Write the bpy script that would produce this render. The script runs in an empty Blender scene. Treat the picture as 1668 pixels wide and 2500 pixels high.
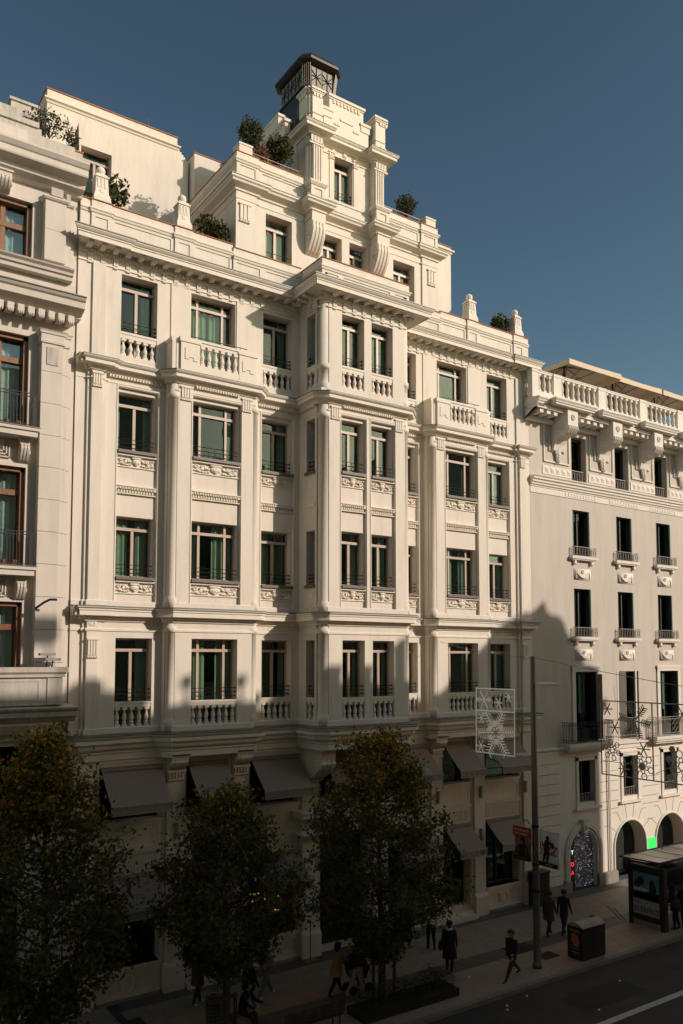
import bpy, math, random
from mathutils import Vector, Matrix
import numpy as np
random.seed(7)
S = bpy.context.scene
C = S.collection
R = math.radians

# ------------------------------------------------------------------ camera
cam = bpy.data.cameras.new('camera'); cam_o = bpy.data.objects.new('camera', cam); C.objects.link(cam_o)
cam.sensor_width = 36.0; cam.sensor_fit = 'AUTO'; cam.lens = 1987.0/2500*36
cam.shift_y = (1475-1250)/2500.0; cam.shift_x = 0.0
cam.clip_start = 0.1; cam.clip_end = 3000
YAW, PITCH = R(34.5), math.atan(.0685)
fw = Vector((math.sin(YAW)*math.cos(PITCH), math.cos(YAW)*math.cos(PITCH), math.sin(PITCH)))
cam_o.location = (0, -24, 10); cam_o.rotation_euler = fw.to_track_quat('-Z', 'Y').to_euler()
S.camera = cam_o

# ------------------------------------------------------------------ light
SUN_AZ, SUN_EL = R(36), R(25)          # azimuth from -Y towards +X
sv = Vector((math.sin(SUN_AZ)*math.cos(SUN_EL), -math.cos(SUN_AZ)*math.cos(SUN_EL), math.sin(SUN_EL)))
sl = bpy.data.lights.new('sun', 'SUN'); sl.energy = 3.2; sl.angle = R(0.53); sl.color = (1.0, .85, .73)
so = bpy.data.objects.new('sun', sl); C.objects.link(so); so.rotation_euler = (-sv).to_track_quat('-Z', 'Y').to_euler()
so.location = (30, -40, 60)
W = bpy.data.worlds.new('World'); S.world = W; W.use_nodes = True
wn = W.node_tree; wn.nodes.clear()
sky = wn.nodes.new('ShaderNodeTexSky'); sky.sky_type = 'NISHITA'; sky.sun_disc = False
sky.sun_elevation = SUN_EL; sky.sun_rotation = math.atan2(sv.x, sv.y); sky.altitude = 650; sky.air_density = 1.0; sky.dust_density = 1.1; sky.ozone_density = 1.6
hs = wn.nodes.new('ShaderNodeHueSaturation'); hs.inputs['Saturation'].default_value = 1.0; hs.inputs['Value'].default_value = 1.12
tint = wn.nodes.new('ShaderNodeMix'); tint.data_type = 'RGBA'; tint.blend_type = 'MULTIPLY'; tint.inputs[0].default_value = 1.0
tint.inputs[7].default_value = (1.08, .96, .65, 1)
bg = wn.nodes.new('ShaderNodeBackground'); bg.inputs['Strength'].default_value = .05
wo = wn.nodes.new('ShaderNodeOutputWorld')
gm = wn.nodes.new('ShaderNodeGamma'); gm.inputs['Gamma'].default_value = 1.45
wn.links.new(sky.outputs[0], gm.inputs['Color']); wn.links.new(gm.outputs[0], hs.inputs['Color']); wn.links.new(hs.outputs[0], tint.inputs[6]); wn.links.new(tint.outputs[2], bg.inputs['Color']); wn.links.new(bg.outputs[0], wo.inputs['Surface'])
vs = S.view_settings; vs.view_transform = 'Standard'; vs.look = 'None'; vs.gamma = 1.0; vs.exposure = 0.2; vs.use_curve_mapping = False
S.render.engine = 'CYCLES'
try:
    S.cycles.max_bounces = 8; S.cycles.transparent_max_bounces = 16; S.cycles.caustics_reflective = False; S.cycles.caustics_refractive = False
except Exception: pass

# ------------------------------------------------------------------ materials
def mat(name, col, rough=.7, var=.0, scale=3.0, metal=0.0, spec=.5, bump=0.0, bscale=60.0, stain=0.0, streak=False):
    m = bpy.data.materials.new(name); m.use_nodes = True; n = m.node_tree; p = n.nodes['Principled BSDF']
    p.inputs['Roughness'].default_value = rough; p.inputs['Metallic'].default_value = metal; p.inputs['Specular IOR Level'].default_value = spec
    p.inputs['Base Color'].default_value = (*col, 1)
    if var or stain or bump:
        tc = n.nodes.new('ShaderNodeTexCoord')
    if var or stain:
        nz = n.nodes.new('ShaderNodeTexNoise'); nz.inputs['Scale'].default_value = scale; nz.inputs['Detail'].default_value = 8; nz.inputs['Roughness'].default_value = .62
        mp = n.nodes.new('ShaderNodeMapping')
        if streak: mp.inputs['Scale'].default_value = (1, 1, .16)
        n.links.new(tc.outputs['Object'], mp.inputs[0]); n.links.new(mp.outputs[0], nz.inputs['Vector'])
        rp = n.nodes.new('ShaderNodeValToRGB'); rp.color_ramp.elements[0].position = .3; rp.color_ramp.elements[1].position = .7
        a = [max(0, c*(1-var)) for c in col]; b = [min(1, c*(1+var*.8)) for c in col]
        rp.color_ramp.elements[0].color = (*a, 1); rp.color_ramp.elements[1].color = (*b, 1)
        n.links.new(nz.outputs['Fac'], rp.inputs[0]); last = rp.outputs[0]
        if stain:
            n2 = n.nodes.new('ShaderNodeTexNoise'); n2.inputs['Scale'].default_value = 1.3; n2.inputs['Detail'].default_value = 9; n2.inputs['Roughness'].default_value = .7
            m2 = n.nodes.new('ShaderNodeMapping'); m2.inputs['Scale'].default_value = (2.2, 2.2, .35); n.links.new(tc.outputs['Object'], m2.inputs[0]); n.links.new(m2.outputs[0], n2.inputs['Vector'])
            r2 = n.nodes.new('ShaderNodeValToRGB'); r2.color_ramp.elements[0].position = .50; r2.color_ramp.elements[1].position = .78
            r2.color_ramp.elements[0].color = (0, 0, 0, 1); r2.color_ramp.elements[1].color = (stain, stain, stain, 1)
            mx = n.nodes.new('ShaderNodeMix'); mx.data_type = 'RGBA'; mx.inputs[7].default_value = (col[0]*.42, col[1]*.38, col[2]*.34, 1)
            n.links.new(n2.outputs['Fac'], r2.inputs[0]); n.links.new(r2.outputs[0], mx.inputs[0]); n.links.new(last, mx.inputs[6]); last = mx.outputs[2]
        n.links.new(last, p.inputs['Base Color'])
    if bump:
        bz = n.nodes.new('ShaderNodeTexNoise'); bz.inputs['Scale'].default_value = bscale; bz.inputs['Detail'].default_value = 4
        n.links.new(tc.outputs['Object'], bz.inputs['Vector'])
        bp = n.nodes.new('ShaderNodeBump'); bp.inputs['Strength'].default_value = bump; bp.inputs['Distance'].default_value = .01
        n.links.new(bz.outputs['Fac'], bp.inputs['Height']); n.links.new(bp.outputs[0], p.inputs['Normal'])
    return m
def emis(name, col, s):
    m = bpy.data.materials.new(name); m.use_nodes = True; p = m.node_tree.nodes['Principled BSDF']
    p.inputs['Base Color'].default_value = (*col, 1); p.inputs['Emission Color'].default_value = (*col, 1); p.inputs['Emission Strength'].default_value = s
    return m
def glassmat(name, tintc, refl, rough=.015):
    m = bpy.data.materials.new(name); m.use_nodes = True; n = m.node_tree; n.nodes.clear()
    tr = n.nodes.new('ShaderNodeBsdfTransparent'); tr.inputs[0].default_value = (*tintc, 1)
    gl = n.nodes.new('ShaderNodeBsdfGlossy'); gl.inputs['Roughness'].default_value = rough; gl.inputs[0].default_value = (.80, .98, 1.0, 1)
    lw = n.nodes.new('ShaderNodeFresnel'); lw.inputs[0].default_value = 1.3
    ad = n.nodes.new('ShaderNodeMath'); ad.operation = 'ADD'; ad.inputs[1].default_value = refl; ad.use_clamp = True
    tcn = n.nodes.new('ShaderNodeTexCoord'); nz = n.nodes.new('ShaderNodeTexNoise'); nz.inputs['Scale'].default_value = 1.6; nz.inputs['Detail'].default_value = 1
    bp = n.nodes.new('ShaderNodeBump'); bp.inputs['Strength'].default_value = .05; bp.inputs['Distance'].default_value = .02
    n.links.new(tcn.outputs['Object'], nz.inputs['Vector']); n.links.new(nz.outputs['Fac'], bp.inputs['Height']); n.links.new(bp.outputs[0], gl.inputs['Normal'])
    mx = n.nodes.new('ShaderNodeMixShader'); o = n.nodes.new('ShaderNodeOutputMaterial')
    n.links.new(lw.outputs[0], ad.inputs[0]); n.links.new(ad.outputs[0], mx.inputs[0]); n.links.new(tr.outputs[0], mx.inputs[1]); n.links.new(gl.outputs[0], mx.inputs[2]); n.links.new(mx.outputs[0], o.inputs[0])
    return m
def leafmat(name, cols, weights=None):
    m = bpy.data.materials.new(name); m.use_nodes = True; n = m.node_tree; p = n.nodes['Principled BSDF']
    at = n.nodes.new('ShaderNodeAttribute'); at.attribute_name = 'leafid'
    rp = n.nodes.new('ShaderNodeValToRGB'); e = rp.color_ramp.elements
    for i, c in enumerate(cols):
        q = i/(len(cols)-1)
        el = e[0] if i == 0 else (e[1] if i == len(cols)-1 else e.new(q))
        el.position = q; el.color = (*c, 1)
    n.links.new(at.outputs['Fac'], rp.inputs[0]); n.links.new(rp.outputs[0], p.inputs['Base Color'])
    p.inputs['Roughness'].default_value = .55; p.inputs['Specular IOR Level'].default_value = .35
    tl = n.nodes.new('ShaderNodeBsdfTranslucent'); n.links.new(rp.outputs[0], tl.inputs[0])
    mx = n.nodes.new('ShaderNodeMixShader'); mx.inputs[0].default_value = .38; o = n.nodes['Material Output']
    n.links.new(p.outputs[0], mx.inputs[1]); n.links.new(tl.outputs[0], mx.inputs[2]); n.links.new(mx.outputs[0], o.inputs[0])
    return m

M = dict(
 stucco=mat('cream_stucco', (.73, .67, .575), .82, .045, 2.2, bump=.12, bscale=55, stain=.30, streak=True),
 trim=mat('cream_trim', (.765, .70, .60), .8, .04, 3.0, bump=.10, bscale=70, stain=.07, streak=True),
 lower=mat('lower_stone', (.76, .64, .50), .8, .07, 2.0, bump=.2, bscale=40, stain=.15, streak=True),
 lead=mat('lead_flashing', (.16, .17, .15), .5, .25, 6, metal=.3),
 terra=mat('terracotta_coping', (.42, .17, .09), .85, .2, 9),
 winframe=mat('taupe_window_frame', (.46, .36, .28), .45, .03, 5),
 woodframe=mat('varnished_wood_frame', (.22, .095, .035), .4, .25, 9, streak=True),
 glass=glassmat('green_tinted_glass', (.71, .80, .745), .02),
 clearglass=glassmat('clear_glass', (.80, .88, .86), .06),
 curtain=mat('pale_curtain', (.52, .56, .46), .9, .08, 8),
 curtain2=mat('white_net_curtain', (.62, .68, .64), .9, .06, 8),
 room=mat('dark_interior', (.035, .03, .024), .9),
 iron=mat('black_iron', (.022, .022, .024), .5, .2, 20, metal=.4),
 greyiron=mat('grey_painted_iron', (.30, .27, .24), .5, .1, 20, metal=.2),
 sill=mat('dark_sill_metal', (.13, .115, .10), .5, .1, 8),
 awning=mat('taupe_awning_canvas', (.29, .225, .175), .88, .07, 14, bump=.1, bscale=160, streak=True),
 awntrim=mat('pale_awning_binding', (.36, .33, .25), .8),
 slate=mat('dark_slate_roof', (.045, .042, .038), .45, .25, 14),
 bronze=mat('dark_bronze', (.055, .048, .038), .42, .3, 9, metal=.5),
 lattice=mat('lantern_panel', (.20, .19, .17), .5, .1, 8),
 lstone=mat('grey_limestone', (.64, .58, .505), .84, .06, 2.4, bump=.15, bscale=45, stain=.22, streak=True),
 lstone_dirty=mat('soot_stained_limestone', (.52, .48, .42), .86, .16, 3.5, bump=.2, bscale=40, stain=.85, streak=True),
 rstone=mat('greige_render', (.56, .505, .435), .85, .07, 2.0, bump=.12, bscale=60, stain=.22, streak=True),
 rtrim=mat('pale_stone_trim', (.74, .69, .61), .8, .05, 3, bump=.1, bscale=60, stain=.12, streak=True),
 shutter=mat('dark_green_shutter', (.030, .045, .036), .5, .1, 12),
 greenframe=mat('green_door_frame', (.06, .20, .13), .45),
 greyshutter=mat('grey_louvre', (.13, .12, .105), .55),
 joint=mat('joint_groove', (.20, .17, .14), .9),
 plinth=mat('granite_plinth', (.30, .27, .235), .75, .18, 10, stain=.3),
 tent=mat('sand_parasol_canvas', (.70, .56, .41), .9, .05, 4),
 asphalt=mat('asphalt', (.055, .045, .037), .85, .25, 1.2, bump=.5, bscale=90, stain=.35),
 patch=mat('asphalt_patch', (.034, .029, .025), .9, .2, 3),
 linepaint=mat('worn_road_paint', (.55, .54, .50), .8, .22, 14, stain=.5),
 paver=mat('granite_paver', (.36, .27, .195), .62, .14, 3.2, bump=.15, bscale=50, stain=.25),
 paver_dark=mat('dark_basalt_paver', (.15, .12, .095), .6, .16, 4, bump=.15, bscale=50, stain=.2),
 paver_base=mat('paving_mortar', (.07, .062, .055), .9, .15, 4),
 kerb=mat('granite_kerb', (.24, .20, .16), .7, .2, 7, stain=.3),
 bark=mat('grey_bark', (.07, .055, .042), .9, .35, 12, bump=.5, bscale=40, streak=True),
 leaf=leafmat('green_leaves', [(.045, .06, .018), (.08, .105, .025), (.12, .14, .032), (.19, .17, .04)]),
 autumn=leafmat('autumn_leaves', [(.45, .20, .02), (.75, .38, .03), (.9, .5, .05), (.6, .42, .05)]),
 shrub=leafmat('shrub_leaves', [(.030, .040, .014), (.06, .07, .022), (.11, .11, .035)]),
 redleaf=leafmat('red_flowers', [(.25, .03, .025), (.35, .07, .05), (.12, .09, .03)]),
 polemetal=mat('brown_grey_lamp_post', (.16, .135, .11), .45, .15, 6, metal=.4),
 lumin=mat('pale_luminaire', (.52, .46, .38), .4),
 ledwhite=emis('white_light_tubes', (.92, .86, .76), .09),  # faint glow added so the shaded panel reads brighter
 leddark=mat('unlit_light_tubes', (.36, .31, .25), .5),
 black=mat('black_paint', (.014, .013, .013), .45, .1, 10),
 darkmetal=mat('dark_grey_metal', (.045, .042, .04), .4, .15, 10, metal=.5),
 steel=mat('brushed_steel', (.45, .43, .41), .35, .06, 20, metal=.9),
 bintop=mat('weathered_bin_lid', (.34, .29, .24), .5, .12, 10),
 white=mat('white_print', (.75, .73, .69), .7),
 red=mat('red_print', (.55, .035, .02), .7),
 orange=mat('orange_print', (.55, .12, .03), .7),
 blackprint=mat('black_print', (.012, .012, .012), .7),
 olive=mat('olive_print', (.22, .18, .09), .8, .3, 5),
 greyprint=mat('grey_print', (.34, .34, .33), .6),
 bluegrey=mat('blue_poster_sky', (.10, .21, .25), .5, .2, 3),
 brass=mat('brass', (.45, .26, .08), .4, .15, 12, metal=.8),
 green=emis('green_lit_panel', (.03, .72, .12), .55),
 neonred=emis('red_neon', (1.0, .02, .06), 1.6),
 neonwhite=emis('white_neon', (.8, .95, 1.0), 1.2),
 warmlamp=emis('warm_shelf_light', (1.0, .42, .08), 1.3),
 starlight=emis('fairy_light', (.85, .85, 1.0), 1.0),
 shoplight=mat('shop_back_wall', (.16, .16, .18), .7, .06, 3),
 oppwall=mat('pale_brick_facade', (.78, .64, .48), .85, .15, 2),
 paper=mat('paper_litter', (.75, .74, .70), .8),
)

# ------------------------------------------------------------------ mesh helpers
class MB:
    def __init__(s): s.v = []; s.f = []
    def add(s, vs, fs):
        o = len(s.v); s.v += [tuple(p) for p in vs]; s.f += [tuple(i+o for i in q) for q in fs]
    def box(s, x0, x1, y0, y1, z0, z1):
        s.add([(x0,y0,z0),(x1,y0,z0),(x1,y1,z0),(x0,y1,z0),(x0,y0,z1),(x1,y0,z1),(x1,y1,z1),(x0,y1,z1)],
              [(0,3,2,1),(4,5,6,7),(0,1,5,4),(1,2,6,5),(2,3,7,6),(3,0,4,7)])
        return s
    def fbox(s, F, u0, u1, z0, z1, d0, d1):
        s.add([F(u0,z0,d0),F(u1,z0,d0),F(u1,z0,d1),F(u0,z0,d1),F(u0,z1,d0),F(u1,z1,d0),F(u1,z1,d1),F(u0,z1,d1)],
              [(0,3,2,1),(4,5,6,7),(0,1,5,4),(1,2,6,5),(2,3,7,6),(3,0,4,7)])
        return s
    def prism(s, pts, vec):
        n = len(pts); b = [Vector(p) for p in pts]; t = [p+Vector(vec) for p in b]
        s.add(b+t, [tuple(range(n-1,-1,-1)), tuple(range(n,2*n))]+[(i,(i+1)%n,(i+1)%n+n,i+n) for i in range(n)])
        return s
    def lathe(s, cx, cy, prof, seg=12, cap=True):
        vs = []; fs = []
        for r, z in prof:
            for k in range(seg):
                a = 2*math.pi*k/seg; vs.append((cx+r*math.cos(a), cy+r*math.sin(a), z))
        m = len(prof)
        for i in range(m-1):
            for k in range(seg):
                fs.append((i*seg+k, i*seg+(k+1)%seg, (i+1)*seg+(k+1)%seg, (i+1)*seg+k))
        if cap: fs.append(tuple(range(seg-1,-1,-1))); fs.append(tuple(range((m-1)*seg, m*seg)))
        s.add(vs, fs); return s
    def tube(s, pts, r, seg=6, cap=True):
        P = [Vector(p) for p in pts]; rs = r if isinstance(r, (list, tuple)) else [r]*len(P)
        vs = []; fs = []; prev = None
        for i, p in enumerate(P):
            d = (P[min(i+1,len(P)-1)]-P[max(i-1,0)]).normalized()
            a = prev if prev is not None else (Vector((0,0,1)) if abs(d.z) < .9 else Vector((1,0,0)))
            x = (a - d*a.dot(d))
            if x.length < 1e-4: x = Vector((1,0,0)) - d*d.x
            x.normalize(); y = d.cross(x); prev = x
            for k in range(seg):
                t = 2*math.pi*k/seg; vs.append(p + (x*math.cos(t)+y*math.sin(t))*rs[i])
        for i in range(len(P)-1):
            for k in range(seg): fs.append((i*seg+k, i*seg+(k+1)%seg, (i+1)*seg+(k+1)%seg, (i+1)*seg+k))
        if cap: fs.append(tuple(range(seg-1,-1,-1))); fs.append(tuple(range((len(P)-1)*seg, len(P)*seg)))
        s.add(vs, fs); return s
    def sweep(s, path, prof, caps=True):
        n = len(path); offs = []
        for i in range(n):
            ns = []
            if i > 0: d = Vector(path[i])-Vector(path[i-1]); d.normalize(); ns.append(Vector((d.y,-d.x)))
            if i < n-1: d = Vector(path[i+1])-Vector(path[i]); d.normalize(); ns.append(Vector((d.y,-d.x)))
            if len(ns) == 1: offs.append(ns[0])
            else: offs.append((ns[0]+ns[1])/max(.3, 1+ns[0].dot(ns[1])))
        m = len(prof); vs = []; fs = []
        for i in range(n):
            for o, z in prof: vs.append((path[i][0]+offs[i].x*o, path[i][1]+offs[i].y*o, z))
        for i in range(n-1):
            for j in range(m-1): fs.append((i*m+j, (i+1)*m+j, (i+1)*m+j+1, i*m+j+1))
        if caps: fs.append(tuple(range(m-1,-1,-1))); fs.append(tuple((n-1)*m+j for j in range(m)))
        s.add(vs, fs); return s
    def ell(s, c, r, su=8, sv=5, rot=None):
        vs = []; fs = []
        for i in range(sv+1):
            t = math.pi*i/sv
            for k in range(su):
                a = 2*math.pi*k/su
                p = Vector((r[0]*math.sin(t)*math.cos(a), r[1]*math.sin(t)*math.sin(a), r[2]*math.cos(t)))
                if rot: p = rot @ p
                vs.append(p+Vector(c))
        for i in range(sv):
            for k in range(su): fs.append((i*su+k, i*su+(k+1)%su, (i+1)*su+(k+1)%su, (i+1)*su+k))
        s.add(vs, fs); return s
    def wall(s, F, u0, u1, z0, z1, holes=(), depth=.4):
        us = sorted({u0,u1}|{min(max(h[k],u0),u1) for h in holes for k in (0,1)}); zs = sorted({z0,z1}|{min(max(h[k],z0),z1) for h in holes for k in (2,3)})
        for i in range(len(us)-1):
            for j in range(len(zs)-1):
                uc = (us[i]+us[i+1])/2; zc = (zs[j]+zs[j+1])/2
                if any(h[0] < uc < h[1] and h[2] < zc < h[3] for h in holes): continue
                s.add([F(us[i],zs[j],0),F(us[i+1],zs[j],0),F(us[i+1],zs[j+1],0),F(us[i],zs[j+1],0)], [(0,1,2,3)])
        for h in holes:
            a,b,c,d = h[:4]; q = h[4] if len(h) > 4 else depth
            for e in ([(a,c),(a,d)],[(b,d),(b,c)],[(a,d),(b,d)],[(b,c),(a,c)]):
                s.add([F(*e[0],0),F(*e[1],0),F(*e[1],q),F(*e[0],q)], [(0,1,2,3)])
        return s
    def mesh(s, name, m, smooth=False):
        me = bpy.data.meshes.new(name); me.from_pydata(s.v, [], s.f); me.materials.append(M[m] if isinstance(m, str) else m)
        if smooth:
            me.polygons.foreach_set('use_smooth', [True]*len(me.polygons))
        me.update(); return me
    def build(s, name, m, parent=None, smooth=False):
        return link(name, s.mesh(name, m, smooth), parent)
def link(name, me, parent=None, loc=None):
    o = bpy.data.objects.new(name, me); C.objects.link(o)
    if parent is not None: setp(o, parent)
    if loc is not None: o.location = loc
    return o
def setp(o, parent):
    o.parent = parent
    if parent.type == 'EMPTY' and parent.get('_w'): o.matrix_parent_inverse = Matrix.Translation(-Vector(parent.location))
def thing(name, label, cat, loc=(0,0,0), group=None, world=True, rz=0):
    o = bpy.data.objects.new(name, None); C.objects.link(o); o.location = loc; o.rotation_euler = (0,0,rz); o.empty_display_size = .3
    o['label'] = label; o['category'] = cat
    if group: o['group'] = group
    if world: o['_w'] = 1
    return o
def tag(o, label, cat, group=None):
    o['label'] = label; o['category'] = cat
    if group: o['group'] = group
    return o
def kind(o, k): o['kind'] = k; return o
def copy_tree(o, parent=None):
    c = o.copy(); C.objects.link(c)
    if parent is not None: c.parent = parent
    for ch in o.children: copy_tree(ch, c)
    return c
def FR(y):   return lambda u, z, d: (u, y+d, z)            # wall facing the street
def FL(x):   return lambda u, z, d: (x+d, u, z)            # wall facing left (-X)
TMP = bpy.data.scenes.new('scratch')
def eval_mesh(ob):
    TMP.collection.objects.link(ob)
    with bpy.context.temp_override(scene=TMP, view_layer=TMP.view_layers[0]):
        dg = bpy.context.evaluated_depsgraph_get(); dg.update(); me = bpy.data.meshes.new_from_object(ob.evaluated_get(dg))
    bpy.data.objects.remove(ob); return me
def text(body, size, x_ax, y_ax, loc, m, parent, name='lettering', extr=.002, align='CENTER', sx=1.0, shear=0.0):
    cu = bpy.data.curves.new(name, 'FONT'); cu.body = body; cu.size = size; cu.extrude = extr; cu.align_x = align; cu.align_y = 'CENTER'; cu.shear = shear; cu.resolution_u = 3
    to = bpy.data.objects.new(name, cu); me = eval_mesh(to); bpy.data.curves.remove(cu)
    x = Vector(x_ax); y = Vector(y_ax); z = x.cross(y); L = Vector(loc)
    for v in me.vertices: c = v.co.copy(); v.co = L + x*c.x*sx + y*c.y + z*c.z
    me.materials.clear(); me.materials.append(M[m]); me.name = name
    return link(name, me, parent)
# ------------------------------------------------------------------ shared architectural pieces
CX = 16.63
def mx(x): return 2*CX-x
def mirror_path(h): return h+[(mx(x), y) for x, y in reversed(h)]
_bal = {}
def baluster_mesh(h, m, r=.072):
    k = (round(h,2), m, r)
    if k not in _bal:
        b = MB(); b.box(-r,r,-r,r,0,.07*h/.58).box(-r,r,-r,r,h-.08*h/.58,h)
        b.lathe(0,0,[(r*.75,.07*h/.58),(r*.98,.12*h/.58),(r*.62,.17*h/.58),(r*1.0,.25*h/.58),(r*.92,.31*h/.58),(r*.45,.42*h/.58),(r*.5,.46*h/.58),(r*.8,.5*h/.58)],10,False)
        _bal[k] = b.mesh('baluster', m)
    return _bal[k]
def balustrade(par, F, u0, u1, z0, z1, n, m='trim', th=.16, d=.1, rail=.16, ends=True):
    b = MB(); b.fbox(F, u0, u1, z1-rail, z1-rail*.35, d-th/2, d+th/2).fbox(F, u0, u1, z1-rail*.35, z1, d-th/2-.02, d+th/2+.02)
    o = b.build('balustrade', m, par); MB().fbox(F, u0, u1, z0-.04, z0, d-th/2, d+th/2).build('bottom_rail', m, o); me = baluster_mesh(z1-rail-z0, m); st = (u1-u0)/n
    for i in range(n):
        p = F(u0+st*(i+.5), z0, d); link('baluster', me, o, p)
    return o
def fluted(par, F, u0, u1, z0, z1, n=4, d=-.04, m='trim', name='fluted_capital', drops=True, cap=True, parent_is=None):
    b = MB(); w = u1-u0; st = w/n; b.fbox(F, u0, u1, z0, z1, d*.35, .01)
    for i in range(n): b.fbox(F, u0+st*(i+.16), u0+st*(i+.84), z0+.03, z1-.03, d, 0)
    if cap: b.fbox(F, u0-.02, u1+.02, z1-.035, z1+.02, d-.02, .01)
    if drops:
        for i in range(n+1): b.fbox(F, u0+w*(i+.1)/(n+1), u0+w*(i+.8)/(n+1), z0-.055, z0-.005, d-.015, 0)
    return b.build(name, m, par)
def wavy_curtain(b, F, u0, u1, z0, z1, d, amp=.03, n=None):
    n = n or max(6, int((u1-u0)/.035)); ph = random.random()*6
    for i in range(n):
        a, c = u0+(u1-u0)*i/n, u0+(u1-u0)*(i+1)/n
        da, dc = d+amp*math.sin(ph+i*1.25), d+amp*math.sin(ph+(i+1)*1.25)
        b.add([F(a,z0,da),F(c,z0,dc),F(c,z1,dc),F(a,z1,da)], [(0,1,2,3)])
def window(par, F, u0, u1, z0, z1, kind_='2', G=.36, m='winframe', glass='glass', curt='curtain', tr=.36, rails=True, rail_z=None, sill=False, cw=None, name='window'):
    w = u1-u0; f = .05
    bars = {'2': [(.5, .045)], '3': [(.215, .04), (.785, .04)], '1': []}[kind_]
    b = MB()
    b.fbox(F, u0, u0+f, z0, z1, G-.03, G+.04).fbox(F, u1-f, u1, z0, z1, G-.03, G+.04).fbox(F, u0, u1, z1-f, z1, G-.03, G+.04).fbox(F, u0, u1, z0, z0+f, G-.03, G+.04)
    xs = [u0+f]
    for fr, hw in bars:
        c = u0+w*fr; b.fbox(F, c-hw, c+hw, z0+f, z1-(tr if kind_ == '2' else f), G-.06, G+.03); xs += [c-hw, c+hw]
    xs.append(u1-f)
    zt = z1-tr
    if tr: b.fbox(F, u0, u1, zt-.045, zt+.045, G-.075, G+.03)
    o = b.build(name, m, par)
    rows = [(z0+f, zt-.045), (zt+.045, z1-f)] if tr else [(z0+f, z1-f)]
    for ri, (a, c) in enumerate(rows):
        cols = [(xs[2*i], xs[2*i+1]) for i in range(len(xs)//2)]
        if ri == 1 and kind_ == '2': cols = [(xs[0], xs[-1])]
        for p, q in cols:
            MB().add([F(p,a,G),F(q,a,G),F(q,c,G),F(p,c,G)], [(0,1,2,3)]) if False else None
            pb = MB(); pb.fbox(F, p, q, a, c, G, G+.008); pb.build('pane', glass, o)
    if curt:
        cb = MB(); cw_ = cw or random.choice(((.16,.2),(.24,.3),(.3,.22),(.42,.36),(.2,.45),(.14,.3),(.47,.47)))
        wavy_curtain(cb, F, u0+.04, u0+w*cw_[0], z0+.03, z1-.05, G+.13); wavy_curtain(cb, F, u1-w*cw_[1], u1-.04, z0+.03, z1-.05, G+.13)
        cb.build('curtain', curt if random.random() < .65 else 'curtain2', o, True)
    if rails:
        rz = rail_z if rail_z is not None else z0
        rb = MB()
        for h in (.11, .24, .37):
            rb.tube([F(u0+.005, rz+h, .13), F(u1-.02, rz+h, .13)], .011, 5)
            for e in (u0+.03, u1-.03): rb.fbox(F, e-.018, e+.018, rz+h-.022, rz+h+.022, .09, .15)
        rb.tube([F((u0+u1)/2, rz+.05, .13), F((u0+u1)/2, rz+.38, .13)], .008, 5)
        rb.build('window_rail', 'iron', o)
    if sill:
        MB().fbox(F, u0-.02, u1+.05, z0-.1, z0-.004, -.07, .30).build('window_sill', 'sill', o)
    return o
def garland_mesh(m='trim'):
    random.seed(11); b = MB()
    # urn in the middle, scrolling foliage and fruit to both sides, unit width, .32 high
    b.ell((0,-.03,.0),(.13,.07,.095),10,6); b.ell((0,-.03,-.09),(.05,.05,.03)); b.ell((0,-.05,.10),(.15,.05,.035),10,4)
    for k in range(5): b.ell((-.10+.05*k,-.05,.13),(.024,.035,.035),6,4)
    for sx in (-1,1):
        for k in range(16):
            t = k/15; x = sx*(.17+.30*t); z = .05*math.sin(t*7)+random.uniform(-.05,.05)
            r = random.uniform(.026,.05)
            b.ell((x,-.02-random.random()*.03,z),(r,r*.8,r*random.uniform(.6,1.2)),6,4, Matrix.Rotation(random.uniform(-1,1),3,'Y'))
        # scrolls
        for q in (.27,.42):
            pts = [(sx*(q+.055*math.cos(a)*(1-a/9)),-.045,.03+.07*math.sin(a)*(1-a/9)) for a in [j*.7 for j in range(9)]]
            b.tube(pts, .017, 5)
        for k in range(6): b.ell((sx*(.16+.06*k),-.03,-.10-.02*math.sin(k)),(.035,.035,.025),6,4)
    return b.mesh('carved_garland', m, True)
GAR = garland_mesh()
def console_scroll(par, x0, x1, y0, depth, z0, z1, m='trim', name='scroll_bracket', flutes=4):
    """S-shaped bracket: projects depth at the top, tapers to the wall at the bottom"""
    h = z1-z0; prof = []
    for i in range(13):
        t = i/12; z = z1-h*t
        o = depth*(1-.12*t) if t < .35 else depth*(.958*math.cos((t-.35)/.65*math.pi/2)**.7+.10*(1-t))
        prof.append((-o, z))
    prof.append((0, z0)); pts = [(y0+o, z) for o, z in prof]+[(y0+.0, z1)]
    b = MB(); w = x1-x0
    b.prism([(x0, y, z) for y, z in pts], (w, 0, 0))
    st = w/flutes
    for i in range(flutes):
        a, c = x0+st*(i+.2), x0+st*(i+.8)
        for j in range(3, 12):
            (ya, za), (yb, zb) = pts[j], pts[j+1]
            b.add([(a,ya-.03,za),(c,ya-.03,za),(c,yb-.03,zb),(a,yb-.03,zb),(a,ya,za),(c,ya,za),(c,yb,zb),(a,yb,zb)], [(0,1,2,3),(0,3,7,4),(1,5,6,2)])
    # volute on the side face
    for xs in (x0-.01, x1+.01):
        sp = [(xs, y0-depth*.62+depth*.26*math.cos(a)*(1-a/11), z0+h*.42+depth*.26*math.sin(a)*(1-a/11)) for a in [k*.7 for k in range(13)]]
        b.tube(sp, .022, 5)
    b.box(x0-.03, x1+.03, y0-depth-.04, y0, z1-.0, z1+.05)
    return b.build(name, m, par)

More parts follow.
